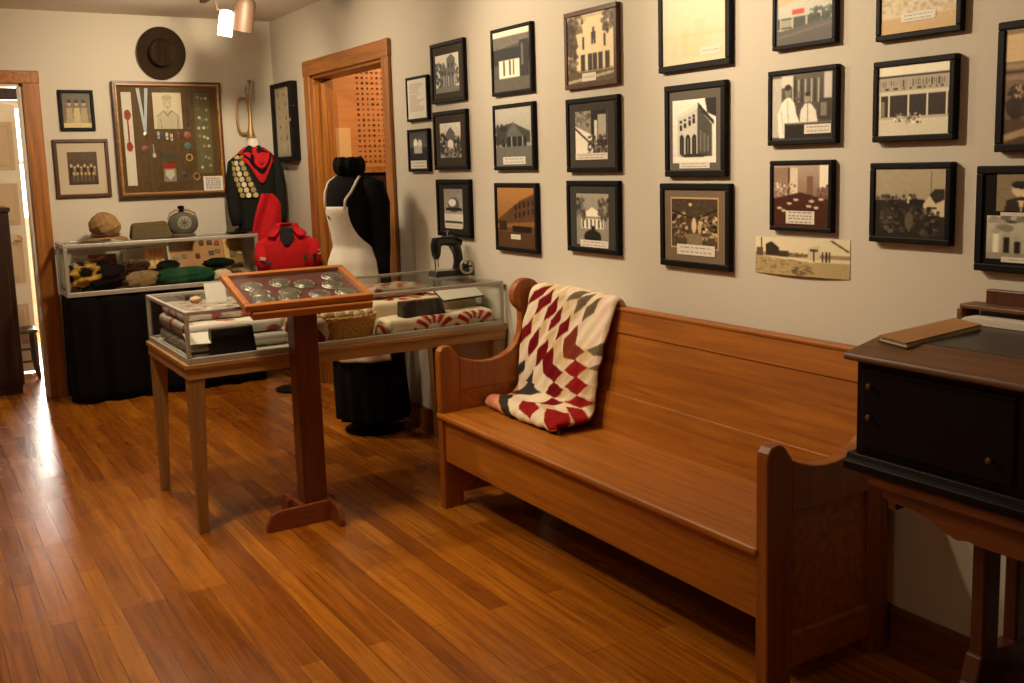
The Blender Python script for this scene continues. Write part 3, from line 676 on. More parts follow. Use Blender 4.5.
build('card', MB().box(-.845,-.658,YF-.002,YF,1.742,1.984), M['paper'], t); pic_mesh('portrait', p, (-.845,YF-.0028,1.984), (.187,0,0), (0,0,-.242), t)
build('caption_card', MB().box(-.553,-.42,YB-.056,YB-.0535,1.316,1.415), M['white'], cs)
pic_mesh('caption_typing', caption_pic(6, w=36, h=26), (-.548,YB-.0566,1.41), (.123,0,0), (0,0,-.088), cs)
flat_poly('sash', [(-.573,1.985),(-.468,1.985),(-.468,1.437),(-.578,1.437)], plain('faded_green_sash', s(104,96,62), .95, bump=.2), 'faded green badge sash at the right inside the shadow box', 'sash')
bcol = [(150,150,120),(196,190,160),(120,120,84),(168,140,90),(206,200,176)]
bm_ = [plain('badge_enamel', s(*c_), .6) for c_ in bcol]
R_ = random.Random(11); k = 0
rowname = ['top', 'second', 'third', 'fourth', 'fifth', 'sixth', 'seventh', 'bottom']
for j in range(8):
    for i in range(3):
        if R_.random() < .15: continue
        x = -.548 + i*.027 + R_.uniform(-.004,.004); z = 1.945 - j*.066 + R_.uniform(-.012,.012)
        b = build('sash_badge', MB().lathe([(.010,0),(.0105,.0015),(.008,.003)], (x, YF-.0028, z), 12, RX(PI/2)), bm_[(i*3+j*2) % 5])
        tag(b, f"small round badge, {['left','middle','right'][i]} column, {rowname[j]} row of the green sash", 'badge', 'round badges on the sash')
# lanyard
mb = MB().tube([(-.606,YF-.004,1.985),(-.61,YF-.004,1.9),(-.612,YF-.004,1.80)], .006, 8).lathe([(.012,0),(.014,.004),(.005,.008)], (-.613,YF-.001,1.775), 12, RX(PI/2)).lathe([(.014,0),(.016,.004),(.005,.008)], (-.613,YF-.001,1.742), 12, RX(PI/2))
tag(build('watch_fob', mb, plain('dark_fob_leather', s(84,72,60), .5, metal=.2)), 'dark strap fob with two discs, right of the portrait in the shadow box', 'fob')
meds = [(-.823,1.70,'w',(170,176,178),'pale drop medal at upper left of the medal row'),(-.798,1.705,'w',(60,70,96),'navy ribboned medal, second in the upper medal row'),(-.768,1.693,'w',(214,208,190),'white ribbon medal, third in the upper medal row'),(-.738,1.685,'w',(206,196,170),'cream ribbon medal, fourth in the upper medal row'),(-.69,1.70,'w',(130,60,44),'rust ribbon medal right of the upper medal row'),
 (-.815,1.575,'b',(34,56,40),'dark green bar badge, first of the lower medal row'),(-.788,1.565,'b',(30,50,38),'dark green bar badge, second of the lower medal row'),(-.760,1.560,'b',(38,58,44),'dark green bar badge, third of the lower medal row'),(-.732,1.56,'b',(52,62,50),'grey green bar badge, fourth of the lower medal row'),(-.704,1.556,'b',(44,58,44),'green bar badge, last of the lower medal row'),
 (-.633,1.70,'c',(160,90,78),'pinkish round patch below the strap fob'),(-.636,1.625,'c',(86,110,104),'teal round patch near the middle of the shadow box'),(-.63,1.546,'r',(196,160,84),'gold ring badge below the teal patch'),(-.86,1.565,'s',(206,200,190),'silver spoon-shaped pin left of the green bar badges'),(-.67,1.43,'c',(76,60,62),'dark oval badge at the bottom right of centre'),(-.59,1.415,'r',(176,120,62),'bronze medallion just left of the caption card'),(-.92,1.61,'c',(128,70,58),'dull red patch left of the medal rows')]
for x, z, k, c_, lb in meds:
    mt = plain('medal_finish', s(*c_), .5)
    if k == 'w': mb = MB().box(x-.009,x+.009,YF-.003,YF,z-.002,z+.024).lathe([(.009,0),(.010,.003),(.004,.006)], (x,YF-.0015,z-.016), 10, RX(PI/2))
    elif k == 'b': mb = MB().box(x-.010,x+.010,YF-.004,YF,z-.014,z+.010).prism([(x-.010,z-.014),(x+.010,z-.014),(x,z-.026)], 'y', YF-.004, YF)
    elif k == 'c': mb = MB().lathe([(.024,0),(.025,.002),(.022,.004)], (x,YF,z), 18, RX(PI/2))
    elif k == 'r': mb = MB().tube([(x+.02*math.cos(a),YF-.005,z+.022*math.sin(a)) for a in [i*PI/8 for i in range(16)]], .006, 8, True)
    else: mb = MB().ell((x,YF-.004,z),(.012,.004,.016)).tube([(x,YF-.003,z+.014),(x-.003,YF-.003,z+.075)], .003, 6)
    tag(build('medal', mb, mt, smooth=.7), lb + (' in the shadow box' if 'shadow box' not in lb else ''), 'medal', 'medals in the shadow box')
# framed scout badge (red top, pale shield) in lower middle
t = thing('patch', 'red and white pocket patch low in the middle of the shadow box', 'patch', (-.765,YF,1.39))
build('backing_cloth', MB().box(-.806,-.724,YF-.003,YF,1.385,1.505), plain('patch_grey', s(150,138,118), .9), t)
build('red_band', MB().box(-.806,-.724,YF-.0045,YF-.002,1.475,1.505), plain('patch_red', s(170,34,30), .9), t)
build('shield', MB().prism([(-.79,1.465),(-.74,1.465),(-.735,1.43),(-.765,1.395),(-.795,1.43)], 'y', YF-.005, YF-.002), plain('patch_white', s(206,200,180), .9), t)

# felt hat hung on the wall
h = thing('felt_hat', 'dark brown wide-brimmed felt hat hung above the shadow box', 'hat', (-.765, YB-.02, 2.245))
def hatf(u, v):
    a = 2*PI*u; r = v
    R0 = .166
    if r < .42: hgt = .085 - .03*max(0, 1-abs(math.cos(a))*3*r)*(r < .36) ; rr = r/.42*.085
    elif r < .52: q_ = (r-.42)/.1; hgt = .085*(1-q_)+.006*q_; rr = .085+.008*q_
    else: q_ = (r-.52)/.48; hgt = .006+.02*q_*q_*(.6+.5*math.cos(2*a)); rr = .093+(R0-.093)*q_
    # crown dent
    x = rr*math.cos(a)*.95; z = rr*math.sin(a)*1.06
    if r < .42: hgt -= .03*math.exp(-((x*.8+z*.35-.0)**2)/.0006)*(1-r/.42*.4)
    ca, sa = math.cos(-.25), math.sin(-.25)
    return (-.765 + x*ca - z*sa, YB-.012-hgt, 2.245 + x*sa + z*ca)
build('brim', MB().grid(hatf, 40, 26, True), M['hat'], h, smooth=1.2, solid=.004)
build('band', MB().tube([(-.765+.092*math.cos(a)*.95, YB-.024, 2.245+.095*math.sin(a)*1.04) for a in [i*PI/16 for i in range(32)]], .007, 6, True), plain('hat_band', s(34,26,20), .7), h)

# bugle
bg = thing('bugle', 'brass bugle hung mouthpiece-up on the back wall near the corner', 'bugle', (-.22, YB-.03, 1.69))
yb_ = YB-.045
loop = []
for i in range(33):
    a = 2*PI*i/32
    cx, cz = -.243, 1.83; rx, rz = .043, .125
    loop.append((cx + rx*(abs(math.cos(a))**.6)*np.sign(math.cos(a)), yb_, cz + rz*(abs(math.sin(a))**.8)*np.sign(math.sin(a))))
build('tubing', MB().tube(loop[:-1], .0085, 10, True).tube([(x+.004, yb_+.016, z*1.0) for x, _, z in loop[4:13]], .0085, 10), M['brass'], bg, smooth=1)
build('bell', MB().tube([(-.19,yb_-.012,2.02),(-.193,yb_-.012,1.95),(-.197,yb_-.012,1.86),(-.199,yb_-.012,1.78),(-.200,yb_-.012,1.73),(-.200,yb_-.012,1.695),(-.200,yb_-.012,1.676)], [.007,.008,.010,.014,.019,.026,.034], 18), M['brass'], bg, smooth=1)
build('mouthpiece', MB().lathe([(.006,0),(.006,.03),(.013,.05),(.014,.06),(.010,.062)], (-.189,yb_-.012,2.015), 12), M['steel'], bg, smooth=1)
build('cord', MB().tube([(-.205,yb_,1.95),(-.215,yb_,2.0),(-.205,yb_+.02,2.03)], .003, 6), M['straps'], bg)

# deep black shadow box of relics on the right wall beside the corner
k_ = 1 - .055/abs(CAMX)
ya, yb, za, zb = 6.69, 7.105, 1.505, 2.04
t = thing('shadow_box', 'deep black shadow box of small relics on the wall left of the doorway', 'display frame', (0, (ya+yb)/2, za))
mb = MB(); bars(mb, 0, 0, -.055, ya, yb, za, zb, .045, .03); build('frame', mb, M['black'], t, bevel=.003)
build('backing', MB().box(-.034, -.002, ya+.03, yb-.03, za+.02, zb-.02), M['linen'], t)
build('glass', MB().box(-.048, -.046, ya+.044, yb-.044, za+.029, zb-.029), M['glass'], t)
build('latch', MB().box(-.058, -.05, ya+.012, ya+.03, 1.77, 1.79), M['steel'], t, bevel=.002)
R_ = random.Random(5)
k = 0; cn = ['column nearest the corner', 'middle column', 'column nearest the doorway']
for c3_ in range(3):
    for r_ in range(6):
        y = yb-.12-c3_*.13 + R_.uniform(-.02,.02); z = zb-.08-r_*.075 + R_.uniform(-.012,.012)
        col = R_.choice([(150,128,92),(176,150,108),(196,176,140),(164,104,62)])
        L = R_.uniform(.012,.026); w_ = R_.uniform(.012,.026)
        mb = MB().prism([(y,z+L),(y+w_*.7,z),(y+w_*.3,z-L),(y-w_*.3,z-L),(y-w_*.7,z)], 'x', -.039, -.0345)
        tag(build('stone_point', mb, plain('flint', s(*col), .7), bevel=.003), f'flint point, {rowname[r_]} of the {cn[c3_]} in the deep black box', 'stone point', 'flint points in the deep box')

# ------------------------------------------------------------------ skirted pedestal and glass case at the back wall
t = thing('pedestal', 'pedestal wrapped in a black cloth skirt beneath the wide glass case', 'pedestal', (-.9, 6.95, 0))
def skirt(u, v):
    # perimeter with folds, v=0 top 1 bottom
    X0, X1, Y0, Y1 = -1.515, -.325, 6.785, 7.12
    per = [(X0,Y1),(X0,Y0),(X1,Y0),(X1,Y1)]
    L = [Y1-Y0, X1-X0, Y1-Y0]; S_ = sum(L); d_ = u*S_
    if d_ < L[0]: x, y = X0, Y1-d_; nx, ny = -1, 0
    elif d_ < L[0]+L[1]: x, y = X0+(d_-L[0]), Y0; nx, ny = 0, -1
    else: x, y = X1, Y0+(d_-L[0]-L[1]); nx, ny = 1, 0
    f_ = (.006+.012*v)*(math.sin(d_*34)+.5*math.sin(d_*57+1)) 
    return (x+nx*f_+ (0 if nx else 0), y+ny*f_ if y < 7.11 else y, .688*(1-v)+.012*v)
build('skirt', MB().grid(skirt, 150, 12), M['blackcloth'], t, smooth=1.5, solid=.004)
build('top_board', MB().box(-1.51,-.33,6.79,7.12,.665,.69), M['blackcloth'], t)
X0, X1, Y0, Y1, Z0, Z1 = -1.53, -.31, 6.77, 7.13, .69, 1.02
gc = thing('glass_case', 'wide low glass display case with metal rails on the black-skirted pedestal', 'display case', (-.9, 6.95, Z0))
def case_frame(X0, X1, Y0, Y1, Z0, Z1, r=.018, base=.022, par_=None, basemat=None):
    mb = MB()
    for z in (Z0, Z1-r):
        hh = base if z == Z0 else r
        mb.box(X0,X1,Y0,Y0+r,z,z+hh).box(X0,X1,Y1-r,Y1,z,z+hh).box(X0,X0+r,Y0+r,Y1-r,z,z+hh).box(X1-r,X1,Y0+r,Y1-r,z,z+hh)
    for x in (X0, X1-r):
        for y in (Y0, Y1-r): mb.box(x,x+r,y,y+r,Z0+base,Z1-r)
    build('rail', mb, M['metal'], par_, bevel=.003)
    build('case_floor', MB().box(X0+r,X1-r,Y0+r,Y1-r,Z0+.002,Z0+.012), basemat or M['caseboard'], par_)
    e = .004
    build('glass_front', MB().box(X0+r,X1-r,Y0+.006,Y0+.006+e,Z0+base,Z1-r), M['glass'], par_)
    build('glass_back', MB().box(X0+r,X1-r,Y1-.010,Y1-.006,Z0+base,Z1-r), M['glass'], par_)
    build('glass_side', MB().box(X0+.006,X0+.006+e,Y0+r,Y1-r,Z0+base,Z1-r), M['glass'], par_)
    build('glass_side', MB().box(X1-.010,X1-.006,Y0+r,Y1-r,Z0+base,Z1-r), M['glass'], par_)
    build('glass_top', MB().box(X0+r,X1-r,Y0+r,Y1-r,Z1-.010,Z1-.005), M['glass'], par_)
case_frame(X0, X1, Y0, Y1, Z0, Z1, .022, .03, gc, plain('case_floor_lining', s(120,106,86), .9))

# soft folded cloth block: superellipsoid with wrinkles
def soft(c, size, rz=0, e=.45, wr=.05, nu=36, nv=18, flat=.0, seed=0, R=None):
    R = R or RZ(rz); sx, sy, sz = [k/2 for k in size]
    def sp(a, p_): return math.copysign(abs(a)**p_, a)
    def fn(u, v):
        a = 2*PI*u; b = -PI/2+PI*v
        cb, sb = sp(math.cos(b), e), sp(math.sin(b), e*1.4)
        w_ = 1 + wr*(math.sin(7*a+seed)*math.cos(3*b+seed*2) + .6*math.sin(13*a+5*b+seed) + .7*math.sin(4*a-9*b+seed*3))
        P = Vector((sx*cb*sp(math.cos(a), e)*w_, sy*cb*sp(math.sin(a), e)*w_, sz*sb*(1+1.6*wr*math.sin(9*a+seed+3*b)+1.2*wr*math.cos(5*a*1+seed*2))))
        P = R @ P
        return (c[0]+P.x, c[1]+P.y, c[2]+P.z)
    return MB().grid(fn, nu, nv, True)

zf = Z0+.013
# felt badge heap (black, gold-lettered cloth)
def heapcol(fn, mb): return [fn(*p_) for p_ in mb.v]
mb = soft((-1.32,6.90,zf+.092), (.34,.2,.15), .1, .7, .12, 60, 26, seed=1)
def cc(x, y, z):
    k = math.sin(x*46+z*30)+math.sin(x*27-z*64+2)
    if x < -1.34 and z > zf+.05 and k > -.25: return (.80,.62,.28)
    if x < -1.36 and k > .2: return (.66,.56,.38)
    return (.07,.065,.075)
tag(build('lettered_jersey', mb, M['cloth_vc'], colors=heapcol(cc, mb), smooth=2), 'crumpled black jersey with gold felt lettering at the left end of the glass case', 'jersey')
mb = soft((-1.40,6.93,zf+.165), (.17,.10,.05), .3, .7, .1, 40, 16, seed=4)
tag(build('striped_stocking', mb, M['cloth_vc'], colors=[(.74,.64,.46) if math.sin(x*75+z*40) > .1 else (.12,.1,.09) for x,y,z in mb.v], smooth=2), 'cream and black striped stocking on top of the jersey', 'stocking')
t = thing('picture_card', 'red bordered picture card propped at the back of the glass case', 'card', (-1.26,7.06,zf))
build('card', MB().obox((-1.26,7.06,zf+.115),(.17,.008,.22),RX(-.12)), plain('red_card', s(142,46,32), .7), t)
p = Pic(26, 22, (.42,.40,.36)); p.mottled(0,0,1,1,np.array((.5,.48,.42)),30,.12,.4); p.blur(1)
a_ = RX(-.12); tl = Vector((-1.26,7.06,zf+.115))+a_@Vector((-.06,-.0052,.055)); dv = a_@Vector((0,0,-.13)); pic_mesh('picture', p, tl, (.12,0,0), tuple(dv), t)
mb = soft((-1.06,6.87,zf+.055), (.26,.11,.105), .42, .65, .06, seed=7)
tag(build('garrison_cap', mb, M['tan'], smooth=2), 'tan cloth garrison cap lying flat in the middle left of the glass case', 'cap')
mb = soft((-1.07,6.99,zf+.14), (.16,.10,.08), .1, .7, .1, seed=9)
tag(build('leather_pouch', mb, M['straps'], smooth=2), 'brown leather pouch behind the tan garrison cap', 'pouch')
t = thing('mess_cup', 'small brass mess utensil standing beside the red bordered card', 'utensil', (-1.165,6.95,zf+.10))
build('bowl', MB().lathe([(.006,0),(.02,.004),(.028,.04),(.03,.07),(.026,.07),(.022,.01)], (-1.165,6.95,zf+.09), 16), M['brass'], t, smooth=.8)
build('handle', MB().tube([(-1.165,6.922,zf+.15),(-1.165,6.90,zf+.14),(-1.165,6.902,zf+.11),(-1.165,6.924,zf+.10)], .004, 6), M['brass'], t)
t = thing('booklet', 'pale grey-green booklet propped at the back of the case beside the patch card', 'booklet', (-1.06,7.08,zf))
build('cover', MB().obox((-1.06,7.08,zf+.13),(.16,.01,.25),RX(-.1)), plain('grey_green_card', s(132,138,120), .8), t)
build('page', MB().obox((-1.06,7.074,zf+.13),(.15,.006,.235),RX(-.1)), M['paper'], t)
# yellow patch card with columns
t = thing('patch_card', 'yellow card of upright orange patches propped in the glass case', 'card', (-.945,7.03,zf))
Rm = RX(-.15)
build('card', MB().obox((-.945,7.03,zf+.18),(.135,.006,.15),Rm), plain('yellow_card', s(226,176,98), .8), t)
for i in range(4):
    for j in range(2):
        cpos = Vector((-.945,7.03,zf+.18)) + Rm @ Vector((-.05+i*.034, -.006, .036-j*.07))
        build('patch', MB().obox(cpos,(.022,.006,.052),Rm), plain('orange_patch', s(236,146,70) if j == 0 else s(238,206,140), .8), t, bevel=.002)
build('foot', MB().box(-.99,-.90,7.0,7.06,zf,zf+.11), M['straps'], t)
# green cloths
mb = soft((-.79,6.87,zf+.055), (.38,.13,.11), -.03, .6, .07, seed=12)
tag(build('folded_neckerchief', mb, M['green'], smooth=2), 'folded green wool cloth across the middle of the glass case', 'cloth')
mb = soft((-.87,6.965,zf+.13), (.15,.07,.06), .2, .7, .08, seed=14)
tag(build('dark_beret', mb, M['dkgreen'], smooth=2), 'small dark green cap behind the folded green cloth', 'cap')
mb = soft((-.545,6.93,zf+.125), (.20,.09,.055), -.1, .8, .1, seed=15)
tag(build('beret', mb, M['dkgreen'], smooth=2), 'dark green beret resting before the mounted coin board', 'beret')
mb = soft((-.545,6.85,zf+.04), (.12,.09,.08), .2, .6, .08, seed=16)
tag(build('cream_bundle', mb, M['linen'], smooth=2), 'cream folded cloth bundle right of the green wool cloth', 'cloth')
mb = soft((-.40,6.86,zf+.035), (.11,.11,.07), 0, .6, .1, seed=17)
tag(build('grey_bundle', mb, M['cloth_vc'], colors=[(.62,.55,.42) if math.sin(x*60+z*90) > 0 else (.30,.34,.26) for x,y,z in mb.v], smooth=2), 'cream and green striped cloth bundle at the right end of the case floor', 'cloth')
mb = soft((-.468,6.85,zf+.03), (.03,.07,.05), 0, .6, .1, seed=3)
tag(build('green_roll', mb, M['green'], smooth=2), 'small rolled green cloth between the two cloth bundles', 'cloth')
# coin boards
def brd(x0, x1, zb_, zt_, yb_, yt_, mat, label):
    t = thing('mounting_board', label, 'board', ((x0+x1)/2, yb_, zf))
    build('board', MB().hexa([(x0,yb_,zb_),(x1,yb_,zb_),(x1,yb_+.008,zb_),(x0,yb_+.008,zb_),(x0,yt_,zt_),(x1,yt_,zt_),(x1,yt_+.008,zt_),(x0,yt_+.008,zt_)]), mat, t)
    return t
bt = brd(-.85,-.475, zf, .985, 6.99, 7.07, plain('buff_mount_board', s(196,148,98), .9, bump=.1), 'buff board mounted with two rows of badges, leaning inside the glass case')
build('edge_strip', MB().hexa([(-.852,6.985,zf),(-.838,6.985,zf),(-.838,6.992,zf),(-.852,6.992,zf),(-.852,7.065,.985),(-.838,7.065,.985),(-.838,7.072,.985),(-.852,7.072,.985)]), M['linen'], bt)
b2 = brd(-.435,-.345, zf, .985, 6.99, 7.07, plain('olive_mount_board', s(150,122,76), .9, bump=.1), 'narrow olive board with small pins at the right end of the glass case')
tag(build('ribbon_strip', MB().hexa([(-.473,6.985,zf),(-.437,6.985,zf),(-.437,6.993,zf),(-.473,6.993,zf),(-.473,7.065,.985),(-.437,7.065,.985),(-.437,7.073,.985),(-.473,7.073,.985)]), plain('yellow_ribbon', s(222,182,112), .8)), 'yellow ribbon strip between the two mounted boards in the glass case', 'ribbon')
Rb = RX(-math.atan2(.08, .985-zf))
def onb(x, z): return Vector((x, 6.99 + .08*(z-zf)/(.985-zf) - .003, z))
items = [(-.815,.955,'q',(150,140,104)),(-.755,.955,'q',(142,134,100)),(-.685,.955,'r',(150,116,80)),(-.62,.96,'r',(84,84,56)),(-.565,.96,'q',(90,62,44)),(-.515,.955,'r',(158,82,48)),(-.80,.875,'q',(140,134,104)),(-.745,.88,'q',(132,126,98)),(-.655,.875,'r',(104,48,32)),(-.56,.89,'q',(84,76,58)),(-.515,.90,'q',(146,104,64)),(-.66,.80,'q',(198,170,130)),(-.52,.81,'q',(170,124,78)),(-.79,.79,'q',(186,150,100)),(-.372,.94,'r',(150,134,84)),(-.368,.88,'r',(196,180,130)),(-.412,.87,'q',(120,104,60)),(-.372,.80,'q',(128,108,66))]
rn = {0:'top row'}
for i, (x, z, k, c_) in enumerate(items):
    P = onb(x, z); mt = plain('mounted_badge', s(*c_), .6)
    if k == 'r': mb = MB().lathe([(.017,0),(.018,.004),(.012,.007)], P, 16, Rb @ RX(PI/2))
    else: mb = MB().obox(P, (.036,.008,.030), Rb)
    onn = 'buff' if x < -.45 else 'olive'
    row = 'top' if z > .93 else 'middle' if z > .84 else 'bottom'
    pos_ = ['first','second','third','fourth','fifth','sixth']
    idx = sum(1 for j in range(len(items)) if (items[j][0] < -.45) == (x < -.45) and (('top' if items[j][1] > .93 else 'middle' if items[j][1] > .84 else 'bottom') == row) and items[j][0] < x)
    o = build('mounted_badge', mb, mt, bevel=.002 if k == 'q' else 0)
    tag(o, f"{'round' if k == 'r' else 'square'} badge, {pos_[idx]} from the left in the {row} row of the {onn} board", 'badge', 'badges on the leaning boards')
build('stone', MB().ell(onb(-.56,.89)+Vector((0,-.006,0)),(.009,.004,.009)), M['steel'], None) if False else None

# hats and canteen on top of the case
ZT = Z1+.001
cp = thing('cloth_cap', 'crushed khaki cloth cap, leftmost of the three items on the glass case', 'cap', (-1.255,6.95,ZT))
mb = soft((-1.25,6.95,ZT+.094), (.18,.19,.165), .3, .85, .05, 40, 20, seed=2); build('crown', mb, M['khaki'], cp, smooth=2)
def brim(u, v):
    a = 2*PI*u; r = .078+.045*v*(1+.25*math.cos(a+.6)); return (-1.25+r*math.cos(a), 6.95+r*math.sin(a), ZT+.004+.024*(1-v)+.008*math.sin(3*a)*v+.006*v)
build('brim', MB().grid(brim, 36, 6, True), M['khaki'], cp, smooth=2, solid=.006)
build('strap', MB().tube([(-1.25+.088*math.cos(a),6.95+.093*math.sin(a),ZT+.04) for a in [i*PI/14 for i in range(28)]], .006, 6, True), M['straps'], cp)
t = thing('side_cap', 'olive wool side cap folded flat on the glass case between cap and canteen', 'cap', (-.975,6.93,ZT))
mb = MB().hexa([(-1.105,6.86,ZT),(-.855,6.86,ZT),(-.855,6.98,ZT),(-1.105,6.98,ZT),(-1.095,6.895,ZT+.105),(-.872,6.895,ZT+.112),(-.872,6.935,ZT+.112),(-1.095,6.935,ZT+.105)]); build('body', mb, M['olive'], t, bevel=.018, seg=4, smooth=1)
mb = MB().hexa([(-1.11,6.845,ZT),(-.85,6.845,ZT),(-.85,6.865,ZT),(-1.11,6.865,ZT),(-1.098,6.868,ZT+.07),(-.87,6.868,ZT+.082),(-.87,6.888,ZT+.082),(-1.098,6.888,ZT+.07)]); build('turnup', mb, M['olive'], t, bevel=.006, smooth=1)
build('badge', MB().lathe([(.013,0),(.014,.003),(.006,.006)], (-.90,6.862,ZT+.045), 14, RX(PI/2)), M['straps'], t)
ct = thing('canteen', 'round khaki-covered canteen with looped strap and dark cap on the glass case', 'canteen', (-.76,6.94,ZT))
prof = [(.05,-.03),(.085,-.026),(.098,-.012),(.098,.012),(.085,.026),(.05,.03)]
build('flask', MB().lathe(prof, (-.76,6.94,ZT+.083), 30, RX(PI/2+.12), sy=.84), M['canteen'], ct, smooth=1)
build('emblem', MB().lathe([(.044,0),(.046,.003),(.030,.006)], (-.757,6.908,ZT+.092), 24, RX(PI/2+.12)), plain('emblem_print', s(142,140,126), .6), ct, smooth=1)
mb = MB()
for k in range(4):
    R2 = RX(.12) @ RY(k*PI/4); mb.obox((-.757,6.9015,ZT+.092),(.07,.002,.006), R2)
build('emblem_star', mb, plain('emblem_dark', s(88,86,76), .6), ct)
build('neck', MB().lathe([(.018,0),(.018,.02),(.022,.022),(.022,.045),(.014,.05)], (-.765,6.945,ZT+.155), 16), M['black'], ct, smooth=.7)
build('strap', MB().tube([(-.852,6.94,ZT+.115),(-.84,6.94,ZT+.155),(-.805,6.94,ZT+.175),(-.765,6.935,ZT+.18),(-.72,6.94,ZT+.175),(-.68,6.94,ZT+.155),(-.668,6.94,ZT+.115),(-.667,6.94,ZT+.06)], .0075, 8), plain('canvas_strap', s(150,134,104), .9), ct, smooth=1)
build('rim_base', MB().box(-.835,-.685,6.915,6.965,ZT-.0005,ZT+.018), M['canteen'], ct, bevel=.006)

# ------------------------------------------------------------------ dressed forms
def interp(rows, z):
    zs = [r[0] for r in rows]
    return [float(np.interp(z, zs, [r[k] for r in rows])) for k in range(1, len(rows[0]))]
class Form:
    def __init__(self, cfun, F, rows):
        F = Vector((F[0], F[1], 0)).normalized(); self.F = F; self.S = Vector((-F.y, F.x, 0)); self.c = cfun; self.rows = rows
    def pt(self, ph, z, off=0.0, k=1.0):
        a, b = interp(self.rows, z); c = self.c(z)
        d = self.S * (math.sin(ph)*(a*k+off)) + self.F * (math.cos(ph)*(b*k+off))
        return (c[0]+d.x, c[1]+d.y, z)
    def surf(self, z0, z1, nz, n=40, fold=0.0, fz=0.0):
        mb = MB()
        def fn(u, v):
            z = z0+(z1-z0)*v; ph = 2*PI*u
            f_ = fold*max(0, 1-(z-z0)/(fz or 1))*math.sin(14*ph) if fold else 0
            return self.pt(ph, z, f_)
        mb.grid(fn, n, nz, True)
        nn = n; mb.f.append(tuple(range(nn-1, -1, -1))); mb.f.append(tuple(nz*nn+k for k in range(nn)))
        return mb

# black dress with a white apron
dr = Form(lambda z: (-.235-.08*z/1.5, 5.08), (-.88, -.47),
    [(.03,.20,.195),(.3,.195,.19),(.6,.185,.178),(.85,.17,.16),(.95,.155,.145),(1.03,.122,.112),(1.10,.125,.122),(1.22,.138,.142),(1.30,.142,.125),(1.36,.13,.095),(1.395,.085,.07),(1.42,.055,.052),(1.50,.048,.048)])
t = thing('dress_form', 'dress form in a long black dress and white bib apron before the doorway', 'dress form', (-.235, 5.09, 0))
build('dress', dr.surf(.08, 1.50, 60, 56, .012, .95), M['blackdress'], t, smooth=2)
def ruff(u, v):
    a = 2*PI*u; b = 2*PI*v; r = .060+.022*math.cos(b)+.007*math.sin(9*a); x, y, _ = dr.pt(0, 1.46)
    c = dr.c(1.46); return (c[0]+r*math.cos(a), c[1]+r*math.sin(a), 1.455+.046*math.sin(b)+.004*math.sin(7*a))
build('ruffled_collar', MB().grid(ruff, 40, 12, True), M['blackdress'], t, smooth=2)
for sgn in (1, -1):
    pts = []; rs = []
    for k, (so, fo, z, r) in enumerate([(.09,-.01,1.365,.045),(.135,-.015,1.335,.066),(.155,-.02,1.25,.064),(.165,-.01,1.15,.052),(.172,.0,1.05,.046),(.175,.012,.95,.038),(.172,.02,.88,.034)]):
        c = dr.c(z); P = dr.S*(sgn*so*(1 if sgn > 0 else .82)) + dr.F*(fo-(0 if sgn > 0 else .05)); pts.append((c[0]+P.x, c[1]+P.y, z)); rs.append(r)
    build('sleeve', MB().tube(pts, rs, 14), M['blackdress'], t, smooth=2)
def apron(u, v):
    # v 0 top .. 1 hem
    z = 1.245 - v*(1.245-.42)
    if z > 1.03: q_ = (1.245-z)/.215; l_, r_ = -.85-.25*q_**2, .50+.77*q_**3
    else: l_, r_ = -1.12, 1.28
    ph = l_ + (r_-l_)*u
    return dr.pt(ph, z, .008 + (.010*math.sin(9*ph+1.3)*min(1, max(0, (1.05-z)*2.5)) + .012*min(1, max(0,(1.03-z)*2))))
ap = build('apron', MB().grid(apron, 60, 60), M['white_cotton'], t, smooth=2, solid=.004)
for ph0, ph1 in ((-.66, -.95), (.38, .8)):
    pts = [dr.pt(ph0, 1.235, .012), dr.pt(ph0*1.05+ .0, 1.28, .012), dr.pt((ph0+ph1)/2, 1.32, .012), dr.pt(ph1, 1.37, .012), dr.pt(ph1*1.5, 1.40, .012)]
    build('strap', MB().tube(pts, .0075, 8), M['white_cotton'], ap, smooth=2)
build('monogram', MB().tube([dr.pt(-.5+.012*k, 1.19+.008*math.sin(k*1.7), .0135) for k in range(12)], .0022, 5), plain('grey_thread', s(120,116,106), .8), ap)
build('stand_base', MB().lathe([(.16,0),(.165,.012),(.03,.03),(.018,.06),(.018,.5)], (-.235,5.09,0), 28), M['black'], t, smooth=.7)

# scout uniform torso on the case top
un = Form(lambda z: (-.245, 6.95), (-.24, -.97),
    [(1.035,.128,.095),(1.15,.132,.10),(1.30,.138,.11),(1.42,.146,.115),(1.50,.142,.105),(1.545,.112,.085),(1.58,.075,.062),(1.60,.052,.05),(1.64,.05,.048)])
t = thing('uniform_form', 'torso form in a dark green sweater, red neckerchief and badge sash at the corner', 'torso form', (-.33, 6.95, ZT))
build('sweater', un.surf(1.035, 1.60, 30, 48, .006, .3), M['greencloth'], t, smooth=2)
build('base_plate', MB().lathe([(.075,0),(.078,.006),(.02,.012),(.014,.03)], (-.395,6.95,ZT), 24), M['black'], t)
build('neck', MB().lathe([(.048,1.58),(.046,1.62),(.042,1.655),(.020,1.668)], (-.245,6.95,0), 22), M['white_cotton'], t, smooth=.9)
for sgn in (1, -1):
    pts = []; rs = []
    for so, fo, z, r in [(.10,0,1.53,.040),(.142,.0,1.49,.050),(.160,.005,1.40,.050),(.168,.012,1.28,.046),(.168,.03,1.16,.042),(.158,.045,1.075,.036)]:
        P = un.S*(sgn*so)+un.F*fo; pts.append((-.245+P.x*.92, 6.95+P.y, z)); rs.append(r)
    build('sleeve', MB().tube(pts, rs, 14), M['greencloth'], t, smooth=2)
